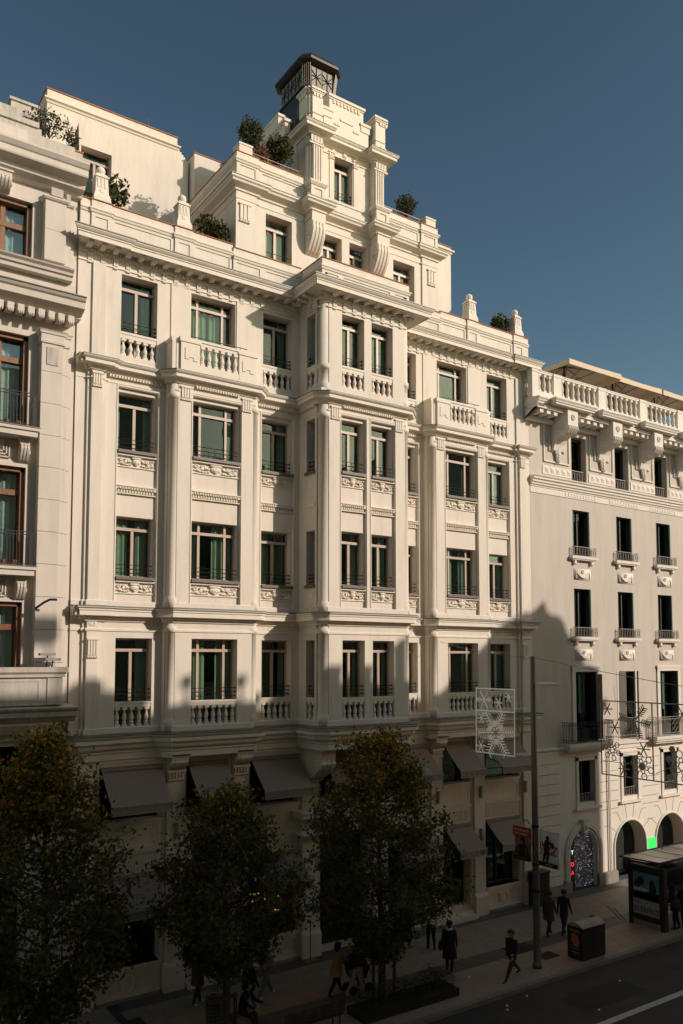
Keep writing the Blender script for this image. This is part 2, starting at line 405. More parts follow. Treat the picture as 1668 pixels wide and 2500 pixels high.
# ------------------------------------------------------------------ main building
main = thing('cream_townhouse', 'tall cream stucco building with central bay, stepped attic tower and brown awnings at street level', 'building', (CX, 2, 0))
HALF = [(6.90,0),(7.22,0),(7.22,-.08),(7.32,-.08),(7.32,-.17),(7.70,-.17),(7.70,-.08),(7.84,-.08),(7.84,0),(9.72,0),(9.72,-.27),(9.90,-.45),(12.70,-.45),(12.88,-.27),(12.88,0),(14.70,0),(14.70,-1.22),(14.94,-1.45)]
P_LEDGE = mirror_path(HALF)
HALF_T = [(6.90,0),(7.26,0),(7.26,-.06),(7.78,-.06),(7.78,0),(14.70,0),(14.70,-1.43)]
P_TOP = mirror_path(HALF_T)
WIN = {'A':(8.24,9.41,'2'), 'B':(10.50,12.11,'3'), 'C':(13.23,14.39,'2'), 'D':(15.52,16.47,'2')}
SECT = []   # section: name, wall u0,u1, plane y, windows
for nm, a, b, y, ws in (('A',6.90,9.72,0,['A']),('B',10.02,12.58,-.45,['B']),('C',12.88,14.70,0,['C'])):
    SECT.append((a,b,y,[WIN[w] for w in ws], nm))
    SECT.append((mx(b),mx(a),y,[(mx(WIN[w][1]),mx(WIN[w][0]),WIN[w][2]) for w in ws], nm))
D = WIN['D']; SECT.append((15.0,18.26,-1.45,[D,(mx(D[1]),mx(D[0]),D[2])],'D'))
NB = {'A':5,'B':7,'C':5,'D':4}
LEV = dict(F2=(7.97,10.66), F3=(12.53,14.38), F4=(16.43,18.24), F5=(19.36,21.93))
for (a, b, y, ws, nm) in SECT:
    F = FR(y)
    # level F2 wall
    w2 = MB().wall(F, a, b, 7.78, 11.35, [(u0+.02,u1,*LEV['F2'],.36) for u0,u1,k in ws]); w2.build('wall', 'stucco', main)
    # level F3-F4 piers with recessed strips
    MB().wall(F, a, b, 11.5, 18.85, [(u0-.03,u1+.07,11.72,18.36,.1) for u0,u1,k in ws]).build('wall', 'stucco', main)
    for u0, u1, k in ws:
        rp = MB().wall(FR(y+.1), u0-.03, u1+.07, 11.72, 18.36, [(u0,u1,*LEV['F3'],.27),(u0,u1,*LEV['F4'],.27)]).build('recessed_panel', 'stucco', main)
        # thin outer moulding round the recess
        mb = MB(); mb.fbox(F,u0-.075,u0-.045,11.72,18.44,-.02,.02).fbox(F,u1+.085,u1+.115,11.72,18.44,-.02,.02).fbox(F,u0-.075,u1+.115,18.38,18.42,-.022,.02); mb.build('moulding', 'trim', rp)
        for fl in ('F3','F4'):
            z0, z1 = LEV[fl]
            window(main, F, u0, u1, z0, z1, k, sill=True)
            bb = MB(); bb.fbox(F,u0-.01,u1+.05,z0-.17,z0-.101,.0,.12).fbox(F,u0-.01,u1+.05,z0-.52,z0-.49,.06,.12); bb.build('sill_band','trim',rp)
            g = link('carved_garland', GAR, rp, ((u0+u1)/2+.01, y+.10, z0-.33)); g.scale = ((u1-u0)*.98,1.0,1.0 if k != '3' else 1.05)
        cb = MB(); cb.fbox(F,u0-.025,u1+.06,15.22,15.30,-.0,.12).fbox(F,u0-.025,u1+.06,15.30,15.33,-.035,.12).fbox(F,u0-.025,u1+.06,15.07,15.10,.02,.12)
        n = int((u1-u0)/.085)
        for i in range(n): cb.fbox(F,u0+.02+(u1-u0)*i/n,u0+.02+(u1-u0)*(i+.55)/n,15.12,15.21,.04,.12)
        for i in range(n): cb.ell(F(u0+.03+(u1-u0)*(i+.3)/n,15.26,-.01),(.03,.025,.03),6,3)
        cb.build('string_course','trim',rp)
        # F2 window and balustrade
        z0, z1 = LEV['F2']; window(main, F, u0+.02, u1, z0, z1, k, rail_z=8.74)
        balustrade(main, F, u0+.02, u1, 8.0, 8.74, NB[nm])
# F5 walls: the wings run straight through, the bay stands out
F5W = [(6.90,14.70,0,[WIN['A'],(10.56,12.16,'3'),WIN['C']]),(mx(14.70),mx(6.90),0,[(mx(u1),mx(u0),k) for u0,u1,k in (WIN['A'],(10.56,12.16,'3'),WIN['C'])]),(15.0,18.26,-1.45,[D,(mx(D[1]),mx(D[0]),D[2])])]
for a, b, y, ws in F5W:
    F = FR(y); z0, z1 = LEV['F5']
    MB().wall(F, a, b, 18.9, 22.6, [(u0,u1,z0,z1,.36) for u0,u1,k in ws]).build('wall','stucco',main)
    for u0, u1, k in ws:
        window(main, F, u0, u1, z0, z1, k, rail_z=20.10, rails=(k != '3'), tr=.34)
        if k != '3': balustrade(main, F, u0, u1, 19.38, 20.12, 5 if y == 0 else 4, rail=.2)
# shallow pilaster breaks at F5
for s in (lambda x: x, mx):
    for a, b, p in ((7.34,7.74,.07),(9.86,10.5,.035),(12.2,12.9,.035)):
        q = sorted((s(a), s(b))); MB().box(q[0],q[1],-p,.02,19.05,22.05).build('pilaster','stucco',main)
    for a, b, p in ((7.34,7.68,.17),(7.24,7.80,.08)):
        q = sorted((s(a), s(b)))
        for zz in ((7.8,11.3),(11.5,18.8)): MB().box(q[0],q[1],-p,.02,*zz).build('pilaster','stucco',main)
# corner columns and returns
def column(x, y, r, z0, z1, bands=()):
    b = MB(); pr = [(r+.035,z0),(r+.035,z0+.32),(r+.01,z0+.36),(r,z0+.4)]
    for c in bands: pr += [(r,c-.1),(r+.04,c-.09),(r+.04,c+.09),(r,c+.1)]
    pr += [(r,z1)]
    b.lathe(x, y, pr, 20); return b.build('corner_column','stucco',main,True)
for s in (lambda x: x, mx):
    for (x, y, r) in ((9.90,-.285,.16),(12.70,-.285,.16),(14.93,-1.23,.20)):
        column(s(x), y, r, 7.82, 11.25, (10.95,)); column(s(x), y, r, 11.58, 18.8, (18.3,))
    column(s(14.93), -1.23, .20, 19.05, 22.45, (19.98,))
    for xa, yb in ((9.72,-.24),(12.88,-.24)):
        for z0, z1 in ((7.8,11.3),(11.5,18.8)):
            b = MB(); b.box(min(s(xa),s(xa)+(.1 if s(xa) in (9.72,mx(12.88)) else -.1)), max(s(xa),s(xa)+(.1 if s(xa) in (9.72,mx(12.88)) else -.1)), yb, .05, z0, z1); b.build('wall','stucco',main)
    # front panel edges beside the columns
    for xa in (10.0,12.6):
        for z0, z1 in ((7.8,11.3),(11.5,18.8)): MB().box(s(xa)-.03,s(xa)+.03,-.449,-.3,z0,z1).build('fillet','stucco',main)
for s in (lambda x: x, mx):
    for z0, z1 in ((7.8,11.3),(11.5,18.8),(18.95,22.5)):
        q = sorted((s(14.703),s(14.86))); MB().box(q[0],q[1],-1.125,-1.02,z0,z1).build('fillet','stucco',main)
        q = sorted((s(14.985),s(15.06))); MB().box(q[0],q[1],-1.448,-1.3,z0,z1).build('fillet','stucco',main)
# bay side facing left has narrow windows, the other side is plain
FLB = FL(14.70)
sw = [(-1.02,-.48)]
for zz, hz in (((7.78,11.35),[LEV['F2']]),((11.5,18.85),[LEV['F3'],LEV['F4']]),((18.9,22.6),[LEV['F5']])):
    MB().wall(FLB,-1.10,0.02,zz[0],zz[1],[(-1.02,-.48,h[0],h[1],.36) for h in hz]).build('wall','stucco',main)
    MB().wall(FL(mx(14.70)),-1.10,.02,zz[0],zz[1]).build('wall','stucco',main)
for h, rz in ((LEV['F2'],8.74),(LEV['F3'],None),(LEV['F4'],None),(LEV['F5'],20.10)):
    window(main, FLB, -1.02, -.48, h[0], h[1], '1', rail_z=rz, sill=rz is None)
balustrade(main, FLB, -1.02, -.48, 8.0, 8.74, 2); balustrade(main, FLB, -1.02, -.48, 19.38, 20.12, 2, rail=.2)
for z in (15.3, ): MB().fbox(FLB,-1.04,-.46,15.2,15.32,-.03,.02).build('string_course','trim',main)
for z in (12.2, 16.0):
    b = MB().wall(FLB,-1.02,-.48,z-.3,z+.25,[(-.95,-.55,z-.2,z+.16,.03)]); b2 = MB().fbox(FLB,-.9,-.6,z-.14,z+.1,-.012,.02)
    for q in b2.f: pass
    b2.build('side_panel','trim',main)
# interior: dark back walls and floors so that nothing shines through
ib = MB(); ib.box(7.0,26.3,1.7,1.75,.1,22.7); ib.box(12.3,21.0,1.7,1.75,22.7,26.2)
for z in (4.4,7.6,11.4,15.35,18.9,22.55): ib.box(7.0,26.3,.42,1.7,z-.03,z)
for z in (7.6,11.4,15.35,18.9,22.55): ib.box(15.1,18.1,-1.0,.4,z-.03,z)
for x in (10.0,12.75,20.5,23.2): ib.box(x-.02,x+.02,.42,1.7,.1,22.5)
ib.build('interior','room',main)
# ledges
def ledge(path, prof, cap_o, cap_z, name='ledge', m='trim'):
    o = MB().sweep(path, prof).build(name, m, main)
    MB().sweep(path, [(0,cap_z-.005),(cap_o,cap_z-.045),(cap_o+.012,cap_z-.045),(cap_o+.012,cap_z-.018),(0,cap_z+.02)]).build('lead_flashing','lead',o)
    return o
ledge(P_LEDGE, [(-.02,7.02),(.06,7.04),(.06,7.22),(.10,7.25),(.10,7.30),(.20,7.38),(.22,7.42),(.22,7.52),(.34,7.55),(.34,7.66),(.38,7.69),(.42,7.735),(.42,7.75),(-.02,7.795)], .42, 7.80)
ledge(P_LEDGE, [(-.02,11.14),(.05,11.15),(.05,11.21),(.10,11.24),(.10,11.29),(.28,11.30),(.28,11.43),(.31,11.45),(.31,11.49),(.37,11.53),(.37,11.55),(-.02,11.59)], .37, 11.60)
l2 = ledge(P_LEDGE, [(-.02,18.68),(.05,18.69),(.06,18.74),(.10,18.77),(.12,18.80),(.26,18.82),(.26,18.92),(.30,18.94),(.34,18.98),(.34,19.0),(-.02,19.04)], .34, 19.05)
MB().sweep(P_LEDGE, [(-.01,10.86),(.03,10.86),(.035,10.92),(.02,10.94),(-.01,10.94)]).build('string_course','trim',main)
MB().sweep(P_LEDGE, [(-.01,18.44),(.018,18.44),(.018,18.47),(-.01,18.47)]).build('string_course','trim',main)
for zb, zt, o in ((7.8,8.0,.035),(11.58,11.78,.035),(19.04,19.2,.03)):
    MB().sweep(P_LEDGE if zb < 19 else P_TOP, [(-.01,zb),(o,zb),(o,zt-.03),(.0,zt),(-.01,zt)]).build('base_course','stucco',main)
# little dentils under the F5 ledge (too small to pick apart)
db = MB()
for (a, b, y) in ((7.9,9.6,0),(10.55,12.1,-.45),(12.95,14.6,0),(15.55,17.75,-1.45),(mx(14.6),mx(12.95),0),(mx(12.1),mx(10.55),-.45),(mx(9.6),mx(7.9),0)):
    n = int((b-a)/.09)
    for i in range(n): db.box(a+(b-a)*i/n, a+(b-a)*(i+.55)/n, y-.10, y, 18.60, 18.68)
n = 11
for i in range(n): db.box(14.6, 14.7, -1.1+1.05*i/n, -1.1+1.05*(i+.55)/n, 18.60, 18.68)
kind(db.build('dentils','trim',l2),'stuff')
for u, y, w in ((7.36,-.17,.3),(10.06,-.45,.36),(12.2,-.45,.36),(15.06,-1.45,.38)):
    for uu in (u, mx(u+w)): fluted(main, FR(y), uu, uu+w, 18.22, 18.60, 4)
for uu in (7.38, mx(7.38+.26)):
    fluted(main, FR(-.17), uu-.02, uu+.30, 10.12, 10.62, 4, d=-.05)
    rb = MB(); rb.fbox(FR(-.17),uu,uu+.26,11.0,11.13,-.012,.01)
    for k in range(6): rb.ell((uu+.13+.07*math.cos(k*1.05),-.185,11.065+.04*math.sin(k*1.05)),(.03,.02,.022),6,4)
    rb.build('rosette','trim',main)
# F5 balconies in front of the triple windows
def balcony(s):
    y0, y1 = -.60, -.44
    def bx(b, a, c, *r): q = sorted((s(a), s(c))); b.box(q[0], q[1], *r); return b
    b = MB(); bx(b,9.98,10.62,y0,y1,19.05,20.0); bx(b,12.02,12.66,y0,y1,19.05,20.0)
    bx(b,9.94,10.66,y0-.03,y1+.02,20.0,20.08); bx(b,9.94,12.70,y0-.02,y1+.02,20.08,20.16); bx(b,11.98,12.70,y0-.03,y1+.02,20.0,20.08)
    bx(b,10.62,12.02,y0+.01,y1,19.98,20.08); bx(b,10.62,12.02,y0+.01,y1,19.05,19.34)
    bx(b,9.73,9.86,-.5,.02,19.05,20.02); bx(b,9.70,9.88,-.5,.02,20.02,20.14); bx(b,12.76,12.88,-.5,.02,19.05,20.02); bx(b,12.74,12.90,-.5,.02,20.02,20.14)
    bx(b,9.86,9.98,-.52,-.42,19.05,20.1); bx(b,12.66,12.76,-.52,-.42,19.05,20.1)
    o = b.build('balcony','trim',main)
    me = baluster_mesh(.64,'trim')
    for i in range(6): link('baluster', me, o, (s(10.62+1.40*(i+.5)/6), (y0+y1)/2+.005, 19.34))
    # stepped key grooves on the two piers
    for base in (10.1, 12.12):
        g = MB()
        for (a,c,e,f) in ((0,.02,.45,.80),(0,.13,.43,.45),(.16,.30,.50,.52),(.28,.30,.42,.52),(.28,.42,.40,.42)):
            g.box(base+a if s(0)==0 else s(base+.42)+a, base+c if s(0)==0 else s(base+.42)+c, y0-.006, y0+.01, 19.02+e, 19.02+f)
        g.build('key_groove','joint',o)
    r = MB(); r.tube([(s(10.35),-.50,20.27),(s(12.35),-.50,20.27)],.016,6)
    for x in (10.6,11.35,12.1): r.tube([(s(x),-.50,20.15),(s(x),-.50,20.28)],.012,5)
    r.build('handrail','iron',o)
balcony(lambda x: x); balcony(mx)
# ------------------------------------------------------------------ crowning cornice
P_BAND = mirror_path([(6.90,0),(14.70,0),(14.70,-1.22),(14.94,-1.45)])
cor = MB().sweep(P_TOP, [(-.02,22.44),(.10,22.45),(.10,22.50),(.50,22.505),(.50,22.47),(.54,22.47),(.54,22.60),(.57,22.61),(.57,22.645),(.60,22.66),(.65,22.72),(.65,22.75),(-.02,22.81)]).build('cornice','trim',main)
MB().sweep(P_TOP, [(0,22.815),(.65,22.762),(.675,22.755),(.675,22.785),(0,22.84)]).build('lead_flashing','lead',cor)
MB().sweep(P_BAND, [(-.01,22.30),(.045,22.30),(.045,22.33),(.06,22.36),(.06,22.445),(-.01,22.445)]).build('dentil_band','trim',cor)
MB().sweep(P_BAND, [(-.01,22.04),(.035,22.04),(.035,22.075),(-.01,22.075)]).build('taenia','trim',cor)
db = MB()
def run(fn, a, b, st):
    n = max(1, int(round((b-a)/st)))
    for i in range(n): fn(a+(b-a)*(i+.5)/n)
for a, b, y in ((6.92,14.6,0),(15.0,18.26,-1.45),(mx(14.6),mx(6.92),0)):
    run(lambda u: db.box(u-.028,u+.028,y-.115,y-.05,22.345,22.43), a, b, .098)
run(lambda v: db.box(14.585,14.65,v-.028,v+.028,22.345,22.43), -1.2, -.1, .098)
kind(db.build('dentils','trim',cor),'stuff')
mb = MB(); mb.prism([(-.075,-.09,22.505),(-.075,-.47,22.505),(-.075,-.47,22.44),(-.075,-.40,22.405),(-.075,-.09,22.40)],(.15,0,0)); MOD = mb.mesh('modillion','trim')
tb = MB()
for k in (-1,0,1): tb.box(k*.048-.018,k*.048+.018,-.045,0,22.09,22.29)
tb.box(-.075,.075,-.055,0,22.27,22.31).box(-.07,.07,-.022,0,22.08,22.28)
for k in (-1,0,1): tb.box(k*.045-.015,k*.045+.015,-.05,0,22.0,22.035)
TRI = tb.mesh('triglyph','trim')
for a, b, y in ((6.95,14.62,0),(14.9,18.36,-1.45),(mx(14.62),mx(6.95),0)):
    run(lambda u: link('modillion', MOD, cor, (u,y,0)), a, b, .41)
    run(lambda u: link('triglyph', TRI, cor, (u,y,0)), a+.1, b-.05, .405)
for v in (-1.0,-.62,-.25):
    o = link('modillion', MOD, cor, (14.70,v,0)); o.rotation_euler = (0,0,-math.pi/2)
    o = link('triglyph', TRI, cor, (14.70,v-.1,0)); o.rotation_euler = (0,0,-math.pi/2)
# ------------------------------------------------------------------ parapet with panels
def panels(b, F, u0, u1, z0, z1, hs): b.wall(F,u0,u1,z0,z1,[(h[0],h[1],h[2],h[3],.035) for h in hs]); return b
def parapet(path_pts, segs, y, z0, z1):
    b = MB(); F = FR(y)
    for (a, c, pads) in segs: panels(b, F, a, c, z0, z1, [(a+.12,c-.12,z0+.2,z1-.48)] if pads else [])
    for (a, c, pads) in segs: b.box(a+.001,c-.001,y+.03,y+.28,z0,z1)
    o = b.build('parapet','stucco',main)
    MB().sweep(path_pts,[(-.02,z1-.40),(.03,z1-.39),(.05,z1-.33),(.075,z1-.31),(.075,z1-.27),(-.02,z1-.25)]).build('moulding','trim',o)
    MB().sweep(path_pts,[(-.30,z1),(.035,z1),(.035,z1+.022),(-.30,z1+.03)]).build('coping','terra',o)
    return o
for s in (lambda x: x, mx):
    def sg(l): return [(min(s(a),s(c)),max(s(a),s(c)),p) for a,c,p in l]
    pts = [(6.92,-.05),(7.24,-.05),(7.24,-.10),(7.86,-.10),(7.86,-.05),(9.93,-.05),(9.93,-.10),(10.56,-.10),(10.56,-.05),(12.02,-.05)]
    if s(0): pts = [(mx(x),y) for x,y in reversed(pts)]
    parapet(pts, sg([(6.92,7.24,0),(7.86,9.93,1),(10.56,12.02,1)]), -.05, 22.8, 23.96)
    for a, c, p in sg([(7.24,7.86,1),(9.93,10.56,1)]): b = MB(); panels(b,FR(-.10),a,c,22.8,23.955,[(a+.12,c-.12,23.0,23.45)]); b.box(a+.001,c-.001,-.07,.2,22.8,23.955); b.build('parapet_pier','stucco',main)
    pts = [(12.02,-.10),(14.70,-.10)] if not s(0) else [(mx(14.70),-.10),(mx(12.02),-.10)]
    parapet(pts, sg([(12.02,13.15,1),(13.15,14.70,1)]), -.10, 22.8, 23.85)
# bay parapet
pb = parapet([(14.72,0),(14.72,-1.42),(18.54,-1.42),(18.54,0)], [(14.72,15.5,1),(15.5,17.76,1),(17.76,18.54,1)], -1.42, 22.8, 23.74)
MB().wall(FL(14.72),-1.42,0,22.8,23.74,[(-1.3,-.75,22.98,23.28,.035),(-.6,-.1,22.98,23.28,.035)]).box(14.75,14.95,-1.39,0,22.8,23.74).build('parapet','stucco',main); MB().box(18.3,18.54,-1.39,0,22.8,23.74).build('parapet','stucco',main)
MB().box(14.9,18.4,-1.2,.0,22.78,22.84).box(6.95,26.3,.2,4.0,22.78,22.86).build('terrace_floor','terra',main)
# finials
def finial_mesh():
    b = MB()
    def tap(w0,w1,z0,z1): b.add([(-w0,-w0,z0),(w0,-w0,z0),(w0,w0,z0),(-w0,w0,z0),(-w1,-w1,z1),(w1,-w1,z1),(w1,w1,z1),(-w1,w1,z1)],[(0,3,2,1),(4,5,6,7),(0,1,5,4),(1,2,6,5),(2,3,7,6),(3,0,4,7)])
    tap(.26,.26,0,.15); tap(.245,.225,.15,.24); tap(.21,.18,.24,.78); tap(.215,.215,.78,.83); tap(.18,.16,.83,.90)
    for k in (-1,0,1):
        b.box(k*.105-.036,k*.105+.036,-.212,-.17,.44,.74); b.box(-.212,-.17,k*.105-.036,k*.105+.036,.44,.74)
    b.box(-.06,.06,-.222,-.17,.28,.40); b.box(-.222,-.17,-.06,.06,.28,.40)
    b.lathe(0,0,[(.06,.90),(.09,.92),(.135,1.0),(.145,1.06),(.12,1.14),(.06,1.19),(.0,1.20)],14,False)
    return b.mesh('finial','trim')
FIN = finial_mesh()
for x in (7.55,10.24,mx(7.55),mx(10.24)): link('finial', FIN, main, (x,.12,23.98))
# ------------------------------------------------------------------ attic storey
AW = [(13.30,14.36,23.2,25.50,'2'),(15.67,16.51,23.2,25.52,'2'),(16.85,17.69,23.2,25.52,'2'),(18.92,19.98,22.9,25.46,'2')]
at = MB(); at.wall(FR(0),12.12,21.14,22.85,26.1,[w[:4]+(.36,) for w in AW]); at.wall(FL(12.12),0,4.1,22.85,26.1); at.wall(FL(21.14),0,4.1,22.85,26.1)
at.build('attic_wall','stucco',main)
for w in AW:
    window(main, FR(0), *w[:4], kind_=w[4], curt='curtain2', rails=False)
    MB().tube([(w[0],.05,w[2]+.95),(w[1],.05,w[2]+.95)],.012,5).build('window_rail','iron',main)
for s in (lambda x: x, mx):
    q = sorted((s(12.12),s(12.92))); MB().box(q[0]-.002,q[1],-.06,.05,22.86,26.08).build('pilaster','stucco',main)
    q = sorted((s(12.24),s(12.66))); fluted(main, FR(-.06), q[0], q[1], 24.92, 25.5, 3, d=-.05)
P_ATT = [(12.12,4.1),(12.12,-.06),(12.98,-.06),(12.98,0),(14.88,0),(14.88,-.42),(15.47,-.42),(15.47,0),(17.79,0),(17.79,-.42),(18.38,-.42),(18.38,0),(mx(12.98),0),(mx(12.98),-.06),(21.14,-.06),(21.14,4.1)]
ledge(P_ATT, [(-.02,25.92),(.05,25.93),(.06,26.0),(.12,26.03),(.26,26.10),(.28,26.16),(.33,26.2),(.33,26.26),(-.02,26.31)], .33, 26.32, 'cornice')
MB().sweep(P_ATT,[(-.01,25.66),(.02,25.66),(.02,25.69),(-.01,25.69)]).build('string_course','trim',main)
# attic parapet
def apar(s):
    pts = [(12.12,4.1),(12.12,-.08),(12.98,-.08),(12.98,-.02),(14.88,-.02)]
    if s(0): pts = [(mx(x),y) for x,y in reversed(pts)]
    b = MB()
    for a, c, y in ((12.12,12.98,-.08),(12.98,14.88,-.02)):
        q = sorted((s(a),s(c))); panels(b,FR(y),q[0],q[1],26.3,27.3,[(q[0]+.14,q[1]-.14,26.5,26.86)]); b.box(q[0]+.001,q[1]-.001,y+.03,y+.25,26.3,27.3)
    x = s(12.12); b.wall(FL(x) if not s(0) else FL(x),-.08,4.1,26.3,27.3); e_ = (.005,.25) if not s(0) else (-.25,-.005); b.box(x+e_[0],x+e_[1],.0,4.0,26.3,27.29)
    o = b.build('parapet','stucco',main)
    MB().sweep(pts,[(-.02,26.92),(.03,26.93),(.05,26.99),(.075,27.01),(.075,27.05),(-.02,27.07)]).build('moulding','trim',o)
    MB().sweep(pts,[(-.26,27.3),(.03,27.3),(.03,27.32),(-.26,27.33)]).build('coping','terra',o)
    q = sorted((s(12.22),s(12.72))); MB().box(q[0],q[1],-.07,.38,27.32,27.68).box(q[0]-.02,q[1]+.02,-.09,.40,27.60,27.66).build('parapet_block','stucco',main)
    r = MB(); q = sorted((s(12.8),s(14.7)))
    for z in (27.42,27.56): r.tube([(q[0],.12,z),(q[1],.12,z)],.014,6)
    for k in range(4): r.tube([(q[0]+(q[1]-q[0])*k/3,.12,27.3),(q[0]+(q[1]-q[0])*k/3,.12,27.57)],.012,5)
    r.build('handrail','greyiron',o)
apar(lambda x: x); apar(mx)
# ------------------------------------------------------------------ tower
TX0, TX1 = 14.92, mx(14.92)
tw = MB(); tw.wall(FR(0),TX0,TX1,26.3,29.3,[(16.17,17.0,26.95,28.60,.3)]); tw.wall(FL(TX0),0,4.3,26.3,29.3); tw.wall(FL(TX1),0,4.3,26.3,29.3); tw.box(TX0+.05,TX1-.05,4.2,4.3,26.3,29.3).box(TX0+.05,TX1-.05,.9,.95,26.3,29.2); tw.build('tower_wall','stucco',main)
window(main, FR(0), 16.17, 17.0, 26.95, 28.60, '2', G=.28, curt='curtain2', rail_z=26.98)
for u in (15.93,17.02): fluted(main, FR(0), u, u+.22, 28.5, 28.72, 3, d=-.05); MB().box(u+.02,u+.20,-.03,.02,26.9,28.46).build('pilaster','stucco',main)
MB().box(15.5,17.76,-.06,.02,26.32,26.9).box(15.46,17.80,-.09,.02,26.80,26.88).build('apron','stucco',main)
for x0 in (14.90, 17.80):
    x1 = x0+.57
    console_scroll(main, x0, x1, .02, .52, 24.48, 25.92)
    fluted(main, FR(-.44), x0+.05, x1-.05, 25.28, 25.42, 5, d=-.03, drops=True)
    MB().box(x0+.015,x1-.015,-.47,.05,25.6,25.95).build('console_block','stucco',main)
    b = MB(); panels(b,FR(-.44),x0-.01,x1+.01,26.3,26.98,[(x0+.12,x1-.12,26.44,26.8)]); b.wall(FL(x0-.01),-.44,0,26.3,26.98,[(-.34,-.08,26.44,26.8,.03)]); b.box(x0+.02,x1,-.41,.05,26.3,26.98); b.build('tower_pier','stucco',main)
    MB().sweep([(x0-.01,.02),(x0-.01,-.44),(x1+.01,-.44),(x1+.01,.02)],[(-.02,26.9),(.03,26.91),(.09,27.0),(.09,27.05),(-.02,27.08)]).build('pier_cap','trim',main)
    b = MB(); LFT = x0 < 16
    p_ = [(x0,.05),(x0,-.14),(x0+.06,-.14),(x0+.06,-.22),(x0+.12,-.22),(x0+.12,-.30),(x1,-.30),(x1,.05)]
    if not LFT: p_ = [(x0+x1-x,y) for x,y in reversed(p_)]
    b.prism([(x,y,27.05) for x,y in p_],(0,0,1.95))
    for k in range(4): b.box(x0+(.15 if LFT else .03)+k*.105,x0+(.21 if LFT else .09)+k*.105,-.345,-.29,27.1,28.48)
    if x0 < 16:
        for k in range(1): b.box(x0-.03,x0+.01,-.10,-.04,27.1,28.48)
    b.box(x0-.03,x1+.03,-.36,.02,28.50,28.56)
    for k in range(4): b.box(x0+.04+k*.13,x0+.13+k*.13,-.36,-.29,28.58,28.82)
    for k in range(5): b.ell((x0+.06+k*.115,-.35,28.60),(.035,.03,.035),6,4)
    b.build('tower_pier','stucco',main)
# long side strips of the tower
for k, (u0,u1) in enumerate(((.55,.9),(1.05,1.4))): MB().fbox(FL(TX0),u0,u1,27.1,28.9,-.05,.02).build('pilaster','stucco',main)
P_TW = [(TX0-.02,4.3),(TX0-.02,-.30),(15.48,-.30),(15.48,0),(17.78,0),(17.78,-.30),(TX1+.02,-.30),(TX1+.02,4.3)]
ledge(P_TW, [(-.02,28.86),(.05,28.87),(.06,28.92),(.12,28.95),(.30,28.98),(.30,29.07),(.33,29.09),(.36,29.13),(.36,29.15),(-.02,29.2)], .36, 29.21, 'cornice')
for k in range(5): link('triglyph', TRI, main, (15.62+.505*k,-.0,6.62))
MB().box(15.48,17.78,-.035,.02,28.60,28.64).build('taenia','trim',main)
# crown: corner blocks and stepped screen
def stepped(b, x0, x1, y0, y1, z0, z1, e=0.0, side=-1):
    # block whose outer front corner is cut back in two thin steps
    p = [(x0-e,y1+e),(x0-e,y0+.20-e),(x0+.07-e,y0+.20-e),(x0+.07-e,y0+.10-e),(x0+.15-e,y0+.10-e),(x0+.15-e,y0-e),(x1+e,y0-e),(x1+e,y1+e)]
    if side > 0: c = x0+x1; p = [(c-x,y) for x,y in reversed(p)]
    b.prism([(x,y,z0) for x,y in p], (0,0,z1-z0)); return b
for x0, sd in ((14.84,-1), (17.82,1)):
    b = MB(); X1 = x0+.60
    for z0, z1, e in ((29.2,29.30,.03),(29.30,29.60,0),(29.60,29.67,-.03),(29.67,30.30,0),(30.30,30.42,-.02),(30.42,30.47,.02),(30.47,30.52,.045),(30.52,30.60,.08)): stepped(b,x0,X1,-.36,.32,z0,z1,e,sd)
    b.box(x0+.24,x0+.36,-.385,-.3,29.34,29.50).box(x0+.40,x0+.48,-.385,-.3,29.36,29.46)
    for k in range(3): b.box(x0+.19+k*.13,x0+.27+k*.13,-.39,-.3,30.30,30.42)
    for k in range(3): b.box(x0-.03,x0+.02,-.10+k*.14,-.02+k*.14,30.30,30.42)
    b.build('crown_block','trim',main)
b = MB()
b.box(15.62,17.64,-.14,.22,29.2,30.0); b.box(15.86,17.40,-.14,.22,30.0,30.66)
b.box(15.56,15.98,-.17,.25,29.9,30.14); b.box(15.52,16.02,-.20,.28,30.14,30.24); b.box(17.28,17.70,-.17,.25,29.9,30.14); b.box(17.24,17.74,-.20,.28,30.14,30.24)
b.box(15.84,17.42,-.17,.25,30.66,30.72); b.box(15.80,17.46,-.21,.28,30.72,30.82)
for k in range(8): b.box(16.02+k*.16,16.10+k*.16,-.18,-.1,30.52,30.64)
for k in range(4): b.box(16.06+k*.07,16.11+k*.07,-.17,-.1,29.72,29.80); b.box(16.93+k*.07,16.98+k*.07,-.17,-.1,29.72,29.80)
b.box(16.34,16.92,-.17,-.1,29.96,29.98); b.box(16.34,16.36,-.17,-.1,29.96,30.06)
b.build('crown_screen','trim',main)
# side parapets of the tower roof
for x in (TX0-.02, TX1-.22):
    b = MB(); b.box(x,x+.24,1.45,4.3,29.2,30.3); b.box(x-.05,x+.29,1.4,4.3,30.3,30.42); b.box(x-.03,x+.27,1.9,3.4,30.42,30.75); b.box(x-.06,x+.30,1.85,3.45,30.75,30.85)
    for k in range(10): b.box(x-.04,x+.02,1.5+k*.2,1.6+k*.2,30.16,30.28)
    b.build('crown_screen','trim',main)
MB().box(TX0+.1,TX1-.1,.2,4.2,29.15,29.22).build('tower_roof','slate',main)
